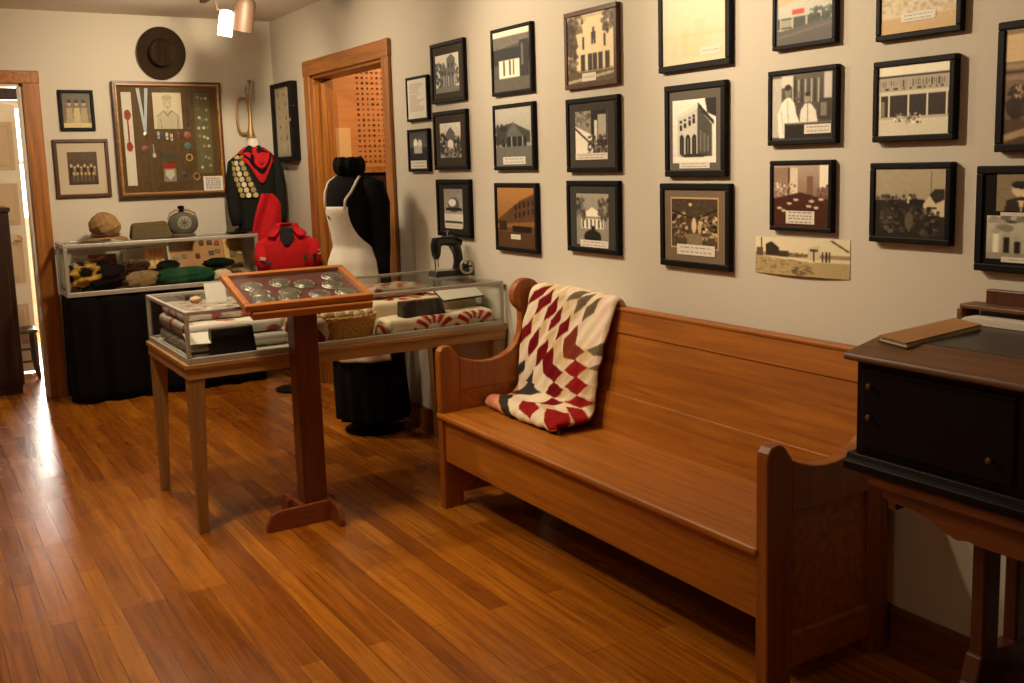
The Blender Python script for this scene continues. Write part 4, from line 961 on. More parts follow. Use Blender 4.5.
def nk(u, v):
    ph = -2.0 + 4.0*u; drop = .045 + .05*math.exp(-(ph/1.6)**2) + .155*math.exp(-((ph-.25)/.42)**2)
    z = 1.605 - v*drop
    return un.pt(ph, z, .012+.006*math.sin(v*PI)+.003*math.sin(9*ph))
mb = MB().grid(nk, 60, 18); cols = []
for j in range(19):
    for i in range(61):
        v = j/18; u = i/60
        cols.append((.08,.06,.07) if (.60 < v < .74 or (abs(u-.47) < .03 and v > .3 and v < .8)) else (.74,.14,.16))
build('neckerchief', mb, M['cloth_vc'], t, colors=cols, smooth=2, solid=.005)
build('knot', MB().ell(un.pt(.22, 1.50, .022), (.018,.014,.02)), M['red'], t, smooth=2)
for ph in (-.5, .5):
    mb = MB().grid(lambda u, v: un.pt(ph-.35+.7*u, 1.60+.018-.045*v-.02*abs(u-.5), .012+.012*v), 8, 4); build('collar_flap', mb, M['greencloth'], t, smooth=2, solid=.004)
def sash(u, v):
    z = 1.55 - .29*v; ph = -1.05 + .70*v + (-.48+.96*u)
    return un.pt(ph, z - .05*(u-.5)*0 , .012)
sh = build('sash', MB().grid(sash, 10, 24), plain('dark_sash', s(44,42,32), .95), t, smooth=2, solid=.004)
bc = [plain('merit_badge', s(*c_), .8) for c_ in ((186,166,96),(206,192,150),(150,140,84),(222,210,176))]
k = 0
for j in range(8):
    for i in range(3):
        P = Vector(sash(.17+.33*i, .06+.125*j)); ph = -1.0+.72*(.06+.125*j)-.36+.72*(.18+.32*i)
        nrm = (un.S*math.sin(ph)*.8+un.F*math.cos(ph)).normalized()
        R_m = nrm.to_track_quat('Z', 'Y').to_matrix()
        build('badge', MB().lathe([(.0175,0),(.018,.002),(.013,.004)], P+nrm*.002, 12, R_m), bc[(i+j*2) % 4], sh); k += 1
# red cloth and red child's jacket in front
mb = MB(); pol = [(-.262,1.29),(-.2,1.25),(-.155,1.21),(-.165,.95),(-.30,.92),(-.33,1.03),(-.435,1.13)]
def hang(u, v):
    # width between two edges, hanging folds
    z = 1.285-v*.34; xl = np.interp(z, [.94,1.03,1.14,1.285], [-.36,-.40,-.375,-.315]); xr = np.interp(z, [.94,1.2,1.25,1.285], [-.19,-.185,-.205,-.25])
    return (xl+(xr-xl)*u+.065, 6.825-.012*math.sin(u*9+v*3)-.02*v, z)
build('red_cloth', MB().grid(hang, 24, 24), M['red'], t, smooth=2, solid=.012)
jk = Form(lambda z: (-.245, 6.36), (-.35, -.94), [(.76,.170,.10),(.84,.175,.105),(.92,.178,.10),(.97,.170,.09),(1.01,.13,.078),(1.04,.082,.065),(1.065,.066,.058)])
t = thing('red_jacket', "small red collared jacket with patches on a stand beside the glass case", 'jacket', (-.245, 6.36, 0))
build('body', jk.surf(.76, 1.065, 24, 44, .006, .3), M['red'], t, smooth=2)
for sgn in (1, -1):
    pts, rs = [], []
    for so, fo, z, r in [(.11,0,.985,.04),(.155,.01,.955,.05),(.165,.04,.89,.048),(.15,.07,.81,.042)]:
        P = jk.S*(sgn*so)+jk.F*fo; pts.append((-.245+P.x, 6.36+P.y, z)); rs.append(r)
    build('sleeve', MB().tube(pts, rs, 12), M['red'], t, smooth=2)
build('collar', MB().grid(lambda u, v: jk.pt(.55+ (2*PI-1.1)*u, 1.05+.05*(1-v)-.03*math.cos(2*PI*u)*v, .006+.03*v*v), 30, 6), M['red'], t, smooth=2, solid=.006)
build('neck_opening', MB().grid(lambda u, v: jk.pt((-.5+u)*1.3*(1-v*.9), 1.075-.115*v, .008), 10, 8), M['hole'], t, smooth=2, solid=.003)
for ph, z, w_, h_, c_ in ((-.75,.885,.05,.022,(196,184,168)),(-.55,.855,.05,.02,(60,52,50)),(.52,.885,.03,.034,(70,64,58)),(.85,.88,.032,.05,(34,30,30)),(1.1,.925,.03,.012,(214,170,160)),(1.1,.90,.03,.012,(214,170,160))):
    P = Vector(jk.pt(ph, z, .05)); nrm = (jk.S*math.sin(ph)+jk.F*math.cos(ph)).normalized(); R_m = nrm.to_track_quat('Z','Y').to_matrix()
    build('patch', MB().obox(P, (w_, h_, .006), R_m), plain('jacket_patch', s(*c_), .8), t, bevel=.002)
build('stand', MB().lathe([(.13,0),(.132,.012),(.02,.025),(.015,.06),(.015,.78)], (-.245,6.36,0), 24), M['black'], t, smooth=.7)

# ------------------------------------------------------------------ display table with glass case
TX0, TX1, TY0, TY1 = -1.475, -.012, 4.0, 4.72
tb = thing('display_table', 'long ash table with a metal-railed glass case top and tapered legs', 'display table', (-.75, 4.36, 0))
mb = MB().box(TX0,TX1,TY0,TY0+.025,.632,.69).box(TX0,TX1,TY1-.025,TY1,.632,.69).box(TX0,TX0+.025,TY0+.025,TY1-.025,.632,.69).box(TX1-.025,TX1,TY0+.025,TY1-.025,.632,.69)
build('apron', mb, M['tablewood'], tb, bevel=.003)
build('table_top', MB().box(TX0-.006,TX1+.004,TY0-.006,TY1+.006,.676,.695), M['tablewood'], tb, bevel=.003)
for x, y, sx_, sy_ in ((TX0,TY0,1,1),(TX0,TY1,1,-1),(TX1,TY0,-1,1),(TX1,TY1,-1,-1)):
    a, b_ = .064, .037
    def q(w): return [(x,y),(x+sx_*w,y),(x+sx_*w,y+sy_*w),(x,y+sy_*w)]
    lo, hi = q(b_), q(a)
    if sx_*sy_ < 0: lo, hi = lo[::-1], hi[::-1]
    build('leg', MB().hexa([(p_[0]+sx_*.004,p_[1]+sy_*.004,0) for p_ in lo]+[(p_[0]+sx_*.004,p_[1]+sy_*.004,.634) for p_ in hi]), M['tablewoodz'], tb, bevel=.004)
case_frame(TX0+.006, TX1-.004, TY0+.004, TY1-.004, .695, .905, .016, .024, tb)
zt = .709
# quilts, left end
def pinkcol(x, y, z):
    k = math.sin(x*38+y*14)*math.sin(y*40-z*30)
    return (.70,.36,.34) if k > .42 else (.84,.80,.74)
def rbox(c, size, r, n=30, rz=0, wr=.0, seed=0):
    bm = bmesh.new(); bmesh.ops.create_cube(bm, size=2); bmesh.ops.subdivide_edges(bm, edges=bm.edges, cuts=n, use_grid_fill=True)
    hx, hy, hz = [k/2 for k in size]; R = RZ(rz); mb = MB(); bm.verts.ensure_lookup_table()
    for v in bm.verts:
        q_ = Vector((v.co.x*hx, v.co.y*hy, v.co.z*hz)); i_ = Vector((max(-hx+r, min(hx-r, q_.x)), max(-hy+r, min(hy-r, q_.y)), max(-hz+r, min(hz-r, q_.z))))
        d_ = q_-i_
        if d_.length > 1e-6: q_ = i_ + d_.normalized()*r
        w_ = wr*(math.sin(q_.x*31+seed)*math.cos(q_.y*27+seed*2)+.6*math.sin(q_.x*63+q_.y*47+seed)+.4*math.sin(q_.z*140+q_.x*20+seed))
        q_ += Vector((v.co.x, v.co.y, v.co.z)).normalized()*w_
        q_ = R @ q_; mb.v.append((c[0]+q_.x, c[1]+q_.y, c[2]+q_.z))
    mb.f = [tuple(v.index for v in f_.verts) for f_ in bm.faces]; bm.free(); return mb
def slab(c, size, rz, wr, seed, colf, name, label, cat='quilt', e=.35, group=None, nu=70, nv=26):
    mb = rbox(c, (size[0]-.012, size[1]-.012, size[2]-.002), min(.024, size[2]*.44), nu//2, rz, wr*.06, seed)
    o = build(name, mb, M['cloth_vc'], colors=[colf(*p_) for p_ in mb.v], smooth=2); return tag(o, label, cat, group)
slab((-1.22,4.39,zt+.029), (.44,.52,.058), 0, .025, 3, lambda x,y,z: (.70,.68,.63) if math.sin(y*60+z*200) > -.2 else (.82,.79,.73), 'folded_blanket', 'grey-white folded blanket at the bottom of the left stack in the table case', 'blanket')
slab((-1.23,4.40,zt+.090), (.42,.52,.062), .0, .02, 5, pinkcol, 'folded_quilt', 'folded white quilt with pink motifs in the middle of the left stack')
slab((-1.24,4.43,zt+.144), (.38,.42,.045), .0, .03, 8, lambda x,y,z: (.72,.40,.37) if math.sin(x*50)*math.sin(y*50+1) > .6 else (.86,.82,.75), 'folded_quilt', 'cream folded quilt with small pink sprigs on top of the left stack')
slab((-.935,4.13,zt+.055), (.13,.20,.10), .1, .08, 9, lambda x,y,z: (.42,.12,.13) if math.sin(x*60+y*30+z*40) > .1 else (.78,.70,.60), 'folded_quilt', 'dark red and cream patchwork bundle beside the lectern column inside the table case')
slab((-.90,4.44,zt+.075), (.20,.24,.14), .1, .08, 10, lambda x,y,z: (.66,.62,.48) if math.sin(x*40+z*50) > 0 else (.78,.72,.58), 'folded_cloth', 'pale sage folded cloth behind the lectern column inside the table case', 'cloth')
# black sign blocks
def signblock(x0, x1, y, z0, z1, label):
    t = thing('sign_block', label, 'sign', ((x0+x1)/2, y, z0))
    build('block', MB().hexa([(x0,y-.03,z0),(x1,y-.03,z0),(x1,y+.04,z0),(x0,y+.04,z0),(x0+.004,y,z1),(x1-.004,y,z1),(x1-.004,y+.04,z1),(x0+.004,y+.04,z1)]), plain('black_sign', s(11,10,10), .45, spec=.3), t, bevel=.003)
    build('top_reflection', MB().box(x0+.006,x1-.006,y+.003,y+.037,z1-.001,z1+.003), M['straps'], t)  # brown strip paints the light reflected off the block's top
signblock(-1.362,-1.183,4.06,zt+.0,zt+.105,'black sign block with brown-painted top sheen before the left quilt stack')
signblock(-.50,-.285,4.105,zt+.062,zt+.128,'black sign block resting on the front fold of the red fan quilt')
t = thing('paper_sheet', 'pale paper card lying half under the left black sign block', 'paper', (-1.38,4.12,zt))
build('sheet', MB().hexa([(-1.45,4.06,zt+.055),(-1.33,4.06,zt+.05),(-1.33,4.14,zt+.085),(-1.45,4.14,zt+.09),(-1.45,4.06,zt+.057),(-1.33,4.06,zt+.052),(-1.33,4.14,zt+.087),(-1.45,4.14,zt+.092)]), M['paper'], t)
t = thing('card', 'blank white card standing on the glass table case behind the slanted tray', 'card', (-1.28,4.235,.906))
build('sheet', MB().hexa([(-1.325,4.22,.906),(-1.24,4.22,.906),(-1.24,4.222,.906),(-1.325,4.222,.906),(-1.325,4.25,.985),(-1.24,4.25,.985),(-1.24,4.252,.985),(-1.325,4.252,.985)]), M['white'], t)
build('easel', MB().hexa([(-1.295,4.225,.906),(-1.265,4.225,.906),(-1.265,4.29,.906),(-1.295,4.29,.906),(-1.295,4.245,.955),(-1.265,4.245,.955),(-1.265,4.249,.955),(-1.295,4.249,.955)]), M['white'], t)
mb = soft((-1.365,4.24,.920), (.05,.04,.026), .3, .8, .12, 20, 12, seed=2); tag(build('seashell', mb, plain('tan_shell', s(196,160,122), .6), smooth=2), 'small tan shell-like lump on the glass beside the standing white card', 'shell')
# basket with cotton bolls
bk = thing('basket', 'low woven straw basket inside the table case, right of the lectern column', 'basket', (-.75,4.15,zt))
def wk(u, v):
    a = 2*PI*u; r = .105+.018*v; r += .004*math.sin(26*a)*math.copysign(1, math.sin(v*7*PI))
    return (-.75+r*1.12*math.cos(a), 4.15+r*.8*math.sin(a), zt+.001+.084*v)
wm = plain('straw_weave', s(204,156,90), .8, bump=.6, bscale=70, var=.2)
build('wall', MB().grid(wk, 120, 28, True), wm, bk, smooth=1.5, solid=.006)
build('bottom', MB().lathe([(.10,0),(.102,.008)], (-.75,4.15,zt), 30, sx=1.12, sy=.8), wm, bk)
mb = MB()
for k in range(2):
    mb.tube([(-.75+(.123+.002*math.sin(12*a+k*PI))*1.12*math.cos(a), 4.15+(.123)*.8*math.sin(a), zt+.086+.006*math.sin(14*a+k*PI)) for a in [i*PI/48 for i in range(96)]], .008, 6, True)
build('rim', mb, wm, bk, smooth=1)
R_ = random.Random(2)
spots = [(-.84,4.12),(-.80,4.18),(-.79,4.10),(-.74,4.15),(-.70,4.10),(-.685,4.17),(-.65,4.13),(-.75,4.21)]
nm = ['leftmost front','left rear','front, second from left','central','front, second from right','right rear','rightmost','rear']
for (x, y), n_ in zip(spots, nm):
    mb = soft((x,y,zt+.092+R_.uniform(-.006,.012)), (.06,.052,.05), R_.uniform(0,3), .9, .12, 18, 10, seed=R_.random()*9)
    tag(build('dried_gourd', mb, plain('pale_dried_pod', s(206,184,140), .8, var=.1), smooth=2), f'pale dried pod heaped in the straw basket, the {n_} one', 'pod', 'dried pods in the basket')
t = thing('shears', 'dark iron tool leaning between the straw basket and the fan quilt', 'tool', (-.60,4.2,zt))
build('handle', MB().tube([(-.66,4.27,zt+.115),(-.63,4.31,zt+.130),(-.61,4.36,zt+.145)], [.012,.014,.010], 8), M['blackmetal'], t); build('blade', MB().tube([(-.61,4.36,zt+.145),(-.595,4.42,zt+.16)], [.010,.003], 8), M['steel'], t)
build('prop', MB().tube([(-.63,4.31,zt+.12),(-.625,4.33,zt)], .006, 6), M['blackmetal'], t)
slab((-.61,4.068,zt+.022), (.07,.08,.045), 0, .1, 4, lambda x,y,z: (.55,.2,.16) if math.sin(x*130+z*60) > 0 else (.78,.70,.58), 'quilt_square', 'small red and white patchwork square at the foot of the straw basket', 'quilt', nu=30, nv=14)
def fancol(x, y, z):
    c = (.88,.82,.69)
    for fx, R0 in ((-.365,.105),(-.155,.105)):
        d_ = math.hypot(x-fx, (z-zt)*1.0+max(0, y-4.03)*.8); an = math.atan2((z-zt)+max(0, y-4.03)*.8, x-fx)
        if y < 4.2 and .038 < d_ < R0 and math.sin(an*13+.5) > -.35: c = (.66,.14,.10)
    for fx, fy, R0 in ((-.40,4.40,.15),(-.16,4.42,.13)):
        d_ = math.hypot(x-fx, y-fy); an = math.atan2(y-fy, x-fx)
        if y > 4.22 and .05 < d_ < R0 and math.sin(an*11) > -.3: c = (.66,.18,.13)
    return c
fq = slab((-.31,4.41,zt+.060), (.56,.38,.12), 0, .03, 6, fancol, 'fan_quilt', 'large folded cream quilt with red fan blocks at the right of the table case', nu=130)
mb = rbox((-.31,4.125,zt+.031), (.55,.17,.06), .027, 70, 0, .002, 4)
build('front_fold', mb, M['cloth_vc'], fq, colors=[fancol(*p_) for p_ in mb.v], smooth=3)
slab((-.40,4.45,zt+.147), (.34,.22,.05), .05, .05, 11, lambda x,y,z: (.66,.22,.17) if math.sin(x*70+y*20)*math.sin(y*70) > .15 else (.84,.77,.64), 'patch_quilt', 'red and cream pieced quilt folded behind the right black sign block', nu=90, nv=30)
t = thing('text_card', 'pale card with a dark rim lying on the red fan quilt', 'card', (-.16,4.2,zt+.12))
Rm = RX(.45) @ RZ(.05)
build('card', MB().obox((-.15,4.20,zt+.135),(.22,.10,.004),Rm), M['white'], t); build('dark_rim', MB().obox((-.15,4.198,zt+.1315),(.228,.108,.004),Rm), M['black'], t)
t = tag(build('small_box', MB().box(-.56,-.50,4.50,4.54,zt,zt+.135), M['straps'], bevel=.004), 'small dark brown box at the back of the table case', 'box')
# little sewing machine
sm_shift = Vector((.035,-.04,0))
sm = thing('sewing_machine', 'small black hand-crank sewing machine with white-rimmed wheel on the glass case', 'sewing machine', (-.075,4.36,.906))
z0 = .906
build('bed', MB().hexa([(-.235,4.37,z0),(-.05,4.37,z0),(-.05,4.47,z0),(-.235,4.47,z0),(-.225,4.38,z0+.03),(-.055,4.38,z0+.03),(-.055,4.46,z0+.03),(-.225,4.46,z0+.03)]), M['blackmetal'], sm, bevel=.006)
build('pillar', MB().tube([(-.083,4.42,z0+.025),(-.083,4.42,z0+.07),(-.088,4.42,z0+.11),(-.105,4.42,z0+.155)], [.034,.024,.024,.030], 12), M['blackmetal'], sm, smooth=1)
build('arm', MB().tube([(-.07,4.42,z0+.155),(-.12,4.42,z0+.172),(-.165,4.42,z0+.172),(-.205,4.42,z0+.165)], [.020,.028,.022,.026], 12), M['blackmetal'], sm, smooth=1)
build('needle_head', MB().tube([(-.205,4.42,z0+.19),(-.205,4.42,z0+.15),(-.205,4.42,z0+.105),(-.205,4.42,z0+.085)], [.018,.028,.022,.012], 12), M['blackmetal'], sm, smooth=1)
build('needle_bar', MB().tube([(-.212,4.42,z0+.09),(-.212,4.42,z0+.035)], .004, 8).tube([(-.196,4.42,z0+.09),(-.196,4.42,z0+.045)], .003, 8), M['steel'], sm)
build('slide_plate', MB().box(-.222,-.12,4.385,4.455,z0+.029,z0+.033), M['steel'], sm)
wh = build('hand_wheel', MB().tube([(-.073+.034*math.cos(a),4.352,z0+.046+.034*math.sin(a)) for a in [i*PI/14 for i in range(28)]], .0065, 8, True), plain('white_enamel_rim', s(206,200,186), .35, metal=.5), sm, smooth=1)
mb = MB().lathe([(.011,-.012),(.013,0),(.009,.012)], (-.073,4.352,z0+.046), 12, RX(PI/2))
for k in range(5): mb.tube([(-.073,4.352,z0+.046),(-.073+.034*math.cos(k*2*PI/5),4.352,z0+.046+.034*math.sin(k*2*PI/5))], .004, 6)
mb.tube([(-.073,4.352,z0+.046),(-.073,4.42,z0+.05)], .007, 8)
build('spokes', mb, M['blackmetal'], wh)
build('spool_pin', MB().tube([(-.14,4.42,z0+.19),(-.14,4.42,z0+.222)], .003, 6).lathe([(.008,0),(.010,.003),(.004,.006)], (-.14,4.42,z0+.218), 10), M['steel'], sm)

for o_ in bpy.data.objects:
    r_o = o_
    while r_o.parent is not None: r_o = r_o.parent
    if r_o is sm and o_.type == 'MESH': o_.data.transform(Matrix.Translation(sm_shift))

# ------------------------------------------------------------------ slanted tray on a pedestal column
ls = thing('pedestal_stand', 'wooden pedestal stand with a slanted glazed tray of silver discs', 'stand', (-1.055, 3.92, 0))
build('column', MB().box(-1.078,-.978,3.868,3.95,.018,.965), M['cherry'], ls, bevel=.004)
def foot(poly, axis, a, b_): build('foot', MB().prism(poly, axis, a, b_), M['cherryx'], ls, bevel=.004)
foot([(-.998,0),(-1.245,0),(-1.245,.02),(-1.215,.072),(-1.19,.082),(-.998,.088)], 'x', 0, 0) if False else None
foot([(-.962,0),(-1.245,0),(-1.243,.03),(-1.222,.070),(-1.20,.080),(-.962,.088)], 'y', 3.845, 3.868)
foot([(3.985,0),(3.735,0),(3.737,.03),(3.757,.070),(3.78,.080),(3.985,.088)], 'x', -.978, -.955)
foot([(3.855,0),(4.105,0),(4.103,.03),(4.083,.070),(4.06,.080),(3.855,.088)], 'x', -1.101, -1.078)
foot([(-1.125,0),(-.90,0),(-.902,.03),(-.922,.070),(-.945,.080),(-1.125,.088)], 'y', 3.95, 3.973)
TA = .283; TR = RX(TA); TO = Vector((-1.314, 3.706, .944))
def tp(x, y, z): return TO + TR @ Vector((x, y, z))
TW, TD = .518, .345
def tbox(mb, x0, x1, y0, y1, z0, z1):
    return mb.hexa([tp(x0,y0,z0),tp(x1,y0,z0),tp(x1,y1,z0),tp(x0,y1,z0),tp(x0,y0,z1),tp(x1,y0,z1),tp(x1,y1,z1),tp(x0,y1,z1)])
mb = MB(); fw = .026
tbox(mb, 0, TW, 0, fw, -.026, 0); tbox(mb, 0, TW, TD-fw, TD, -.026, 0); tbox(mb, 0, fw, fw, TD-fw, -.026, 0); tbox(mb, TW-fw, TW, fw, TD-fw, -.026, 0)
build('tray_frame', mb, M['traywood'], ls, bevel=.004)
build('tray_bed', tbox(MB(), .01, TW-.01, .01, TD-.01, -.026, -.018), M['burgundy'], ls)
build('tray_glass', tbox(MB(), fw-.003, TW-fw+.003, fw-.003, TD-fw+.003, -.006, -.003), M['glass'], ls)
build('ledge', tbox(MB(), .026, TW-.004, -.012, .03, -.058, -.027), M['traywood'], ls, bevel=.006)
build('cleat', MB().hexa([tp(.17,.10,-.075),tp(.36,.10,-.075),tp(.36,.30,-.075),tp(.17,.30,-.075),tp(.15,.07,-.027),tp(.38,.07,-.027),tp(.38,.32,-.027),tp(.15,.32,-.027)]), M['cherry'], ls, bevel=.004)
discs = [(-1.219,3.916,'leftmost in the back row'),(-1.101,3.93,'second from left in the back row'),(-1.011,3.895,'third from left in the back row'),(-.874,3.95,'rear right corner'),(-.905,3.862,'just before the rear right corner disc'),(-1.212,3.836,'leftmost in the middle row'),(-1.097,3.83,'second from left in the middle row'),(-.99,3.785,'front row, second from the right'),(-.882,3.782,'front right corner'),(-1.218,3.758,'front left corner'),(-1.117,3.752,'front row, second from the left')]
R_ = random.Random(8)
for x, y, lb in discs:
    yl = (y-3.706)/math.cos(TA); P = tp(min(TW-.076, max(.076, x+1.314)), min(TD-.076, max(.076, yl)), -.0175)
    a0 = R_.uniform(0, 3)
    mb = MB().lathe([(.044,0),(.0455,.003),(.041,.007),(.032,.0055),(.027,.010),(.008,.012)], P, 32, TR)
    for k in range(8):
        a = a0 + k*PI/4; c_ = Vector((.036*math.cos(a), .036*math.sin(a), .007)); mb.ell(P+TR@c_, (.006,.006,.003), TR, 8, 5)
    tag(build('silver_disc', mb, M['silver'], smooth=.6), f'embossed silver disc in the slanted tray, {lb}', 'disc', 'silver discs in the slanted tray')

# ------------------------------------------------------------------ bench
bn = thing('bench', 'long oak settle bench with scrolled arms against the photo wall', 'bench', (-.29, 2.78, 0))
YN0, YN1, YF0, YF1 = 1.815, 1.86, 3.676, 3.722
build('seat', MB().box(-.538,-.11,YN1-.012,YF1-.004,.388,.415), M['bench'], bn, bevel=.011, seg=3)
build('front_apron', MB().box(-.516,-.492,YN1-.01,YF0+.01,.205,.389), M['bench'], bn, bevel=.003)
build('rear_apron', MB().box(-.15,-.126,YN1-.01,YF0+.01,.26,.389), M['bench'], bn, bevel=.003)
sl = (.137-.062)/(.885-.415)
def bx_(z): return -.137 + (z-.415)*sl
def slant(z0, z1, off, th, a, b_):
    return MB().hexa([(bx_(z0)-off,a,z0),(bx_(z0)-off+th,a,z0),(bx_(z0)-off+th,b_,z0),(bx_(z0)-off,b_,z0),(bx_(z1)-off,a,z1),(bx_(z1)-off+th,a,z1),(bx_(z1)-off+th,b_,z1),(bx_(z1)-off,b_,z1)])
build('lower_back_rail', slant(.40,.562,.004,.026,YN1-.01,YF0+.01), M['bench'], bn, bevel=.003)
build('back_panel', slant(.555,.80,-.004,.018,YN1-.01,YF0+.01), M['bench'], bn)
build('upper_back_rail', slant(.79,.875,.001,.026,YN1-.01,YF0+.01), M['bench'], bn, bevel=.003)
build('top_cap', MB().box(bx_(.88)-.006,bx_(.88)+.034,YN1-.01,YF0+.01,.872,.888), M['bench'], bn, bevel=.005)
EAR = [(-.090+.072*math.cos(a), .878+.072*math.sin(a)) for a in np.linspace(math.radians(242), math.radians(-30), 24)]
ARM = [(-.53,.658),(-.527,.678),(-.515,.692),(-.497,.698),(-.478,.696),(-.462,.684),(-.448,.664),(-.438,.652),(-.40,.632),(-.36,.619),(-.315,.612),(-.27,.612),(-.23,.622),(-.185,.642),(-.150,.674),(-.130,.718),(-.122,.765)]
def endpanel(a, b_, inset, near=False):
    ear = EAR if not near else [(-.055+.050*math.cos(a_), .862+.052*math.sin(a_)) for a_ in np.linspace(math.radians(235), math.radians(-30), 20)]
    arm_top = ARM if not near else [(x if x < -.30 else -.30+(x+.30)*1.15, z) for x, z in ARM]
    rear = [(-.045,.80),(-.034,.6),(-.028,.44),(-.024,0.0)]
    # front post
    build('post', MB().prism([(-.53,0)]+arm_top[:8]+[(-.438,.0)], 'y', a, b_), M['benchz'], bn, bevel=.006)
    # arm rail + scroll ear + rear stile as one sawn board
    pol = [(-.44,.50),(-.44,.648)] + arm_top[8:] + ear + [(-.06,.80),(-.054,.6),(-.05,.44),(-.031,0),(-.10,0),(-.115,.10),(-.125,.30),(-.128,.44)]
    pol += [(-.135,.50)]
    build('arm', MB().prism(pol, 'y', a+.001, b_-.001), M['benchz'], bn, bevel=.005)
    build('end_panel', MB().box(-.442,-.12,a+inset,b_-.012,.08,.52), M['bench'], bn)
    build('bottom_rail', MB().hexa([(-.44,a+.004,.055),(-.105,a+.004,.055),(-.105,b_-.002,.055),(-.44,b_-.002,.055),(-.44,a+.004,.158),(-.11,a+.004,.158),(-.11,b_-.002,.158),(-.44,b_-.002,.158)]), M['bench'], bn, bevel=.008)
endpanel(YN0, YN1, .014, True); endpanel(YF0, YF1, .012)

# quilt draped over the back and seat
QP = {'R': [[(3.629,.07),(3.595,.01),(3.495,-.029),(3.528,.02)],[(3.554,.105),(3.546,.045),(3.454,-.005),(3.466,.045)],[(3.481,.125),(3.471,.066),(3.41,.019),(3.413,.076)],[(3.441,.162),(3.436,.115),(3.375,.056),(3.377,.113)],[(3.388,.192),(3.373,.133),(3.312,.085),(3.322,.147)],[(3.656,.255),(3.649,.194),(3.569,.128),(3.576,.19)],[(3.569,.286),(3.569,.221),(3.511,.166),(3.512,.23)],[(3.516,.32),(3.507,.255),(3.445,.205),(3.447,.268)],[(3.455,.337),(3.455,.274),(3.398,.234),(3.389,.295),(3.321,.315),(3.372,.36)],[(3.434,.417),(3.37,.37),(3.297,.385),(3.357,.429)],[(3.426,.493),(3.374,.438),(3.282,.441),(3.331,.476)]],
 'B': [[(3.321,.254),(3.327,.183),(3.252,.121),(3.246,.193),(3.182,.213),(3.242,.252)]],
 'r': [[(3.296,.306),(3.233,.256),(3.149,.273),(3.216,.32)],[(3.279,.369),(3.211,.319),(3.128,.338),(3.193,.384)],[(3.263,.432),(3.188,.391),(3.089,.4),(3.162,.436)],[(3.375,.598),(3.477,.522),(3.411,.509),(3.293,.561),(3.275,.614)],[(3.13,.633),(3.269,.53),(3.17,.501),(3.036,.572),(3.05,.63)],[(3.235,.457),(3.143,.444),(3.092,.464),(3.057,.51),(3.108,.515)]],
 'G': [[(3.695,.409),(3.692,.376),(3.603,.312),(3.604,.356)],[(3.67,.471),(3.592,.408),(3.536,.345),(3.541,.415),(3.471,.424),(3.544,.448)],[(3.435,.674),(3.64,.546),(3.623,.488),(3.519,.575),(3.378,.655)]],
 'S': [[(3.158,.205),(3.046,.155),(3.035,.211),(3.106,.217)],[(3.136,.275),(3.031,.23),(3.032,.268)],[(3.35,.028),(3.315,-.016),(3.232,-.034),(3.267,.004)],[(3.288,.072),(3.282,.016),(3.189,-.028),(3.227,.03)],[(3.231,.096),(3.217,.039),(3.136,-.013),(3.172,.054)]],
 'P': [[(3.711,.597),(3.782,.494),(3.671,.422),(3.616,.479),(3.64,.546),(3.453,.663),(3.534,.663)]]}
QC = {'R': (.43,.06,.08), 'r': (.56,.10,.10), 'B': (.48,.20,.13), 'G': (.22,.21,.19), 'S': (.42,.36,.27), 'P': (.86,.56,.42)}
qY0, qYw, qS0, qSw = 3.72, .74, -.16, .92
def qn(y, s_): return ((qY0-y)/qYw, (s_-qS0)/qSw)
Q = Pic(220, 260, (.88,.81,.69))
Q.rect(0, 0, .45, .22, (.89,.82,.72)); Q.rect(.78, 0, 1, .45, (.90,.81,.72))
# pale printed patches between the dark diamonds
for pl_ in QP['R']+QP['r']:
    q_ = [qn(y-.047, s_-.060) for y, s_ in pl_]; Q.poly(q_, (.82,.72,.55))
for k in ('P','S','B','R','r','G'):
    for pl_ in QP[k]:
        cy_ = sum(a for a, b in pl_)/len(pl_); cs_ = sum(b for a, b in pl_)/len(pl_); e_ = 1.13 if k in 'Rr' else 1.08
        Q.poly([qn(cy_+(a-cy_)*e_, cs_+(b-cs_)*e_) for a, b in pl_], QC[k])
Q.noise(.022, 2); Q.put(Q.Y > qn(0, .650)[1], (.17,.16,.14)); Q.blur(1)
qprof = [(-.024,.70),(-.020,.80),(-.020,.892),(-.028,.918),(-.050,.934),(-.078,.931),(-.098,.912)]
qprof += [(-.104-.070*t_-.012*math.sin(PI*t_), .880-.395*t_) for t_ in np.linspace(.03, .97, 16)]
qprof += [(-.184,.478),(-.200,.468),(-.225,.465),(-.255,.468),(-.29,.474),(-.316,.473),(-.338,.463),(-.350,.444),(-.346,.428),(-.330,.419)]
qprof = np.array(qprof)
seglen = np.r_[0, np.cumsum(np.hypot(*np.diff(qprof, axis=0).T))]
i0 = 6; sarr = seglen - seglen[i0]
NV, NU = 230, 200
ss = np.linspace(sarr[0], sarr[-1], NV+1)
qx = np.interp(ss, sarr, qprof[:,0]); qz = np.interp(ss, sarr, qprof[:,1])
for _ in range(18):
    qx[1:-1] = (qx[:-2]+2*qx[1:-1]+qx[2:])/4; qz[1:-1] = (qz[:-2]+2*qz[1:-1]+qz[2:])/4
mb = MB(); cols = []
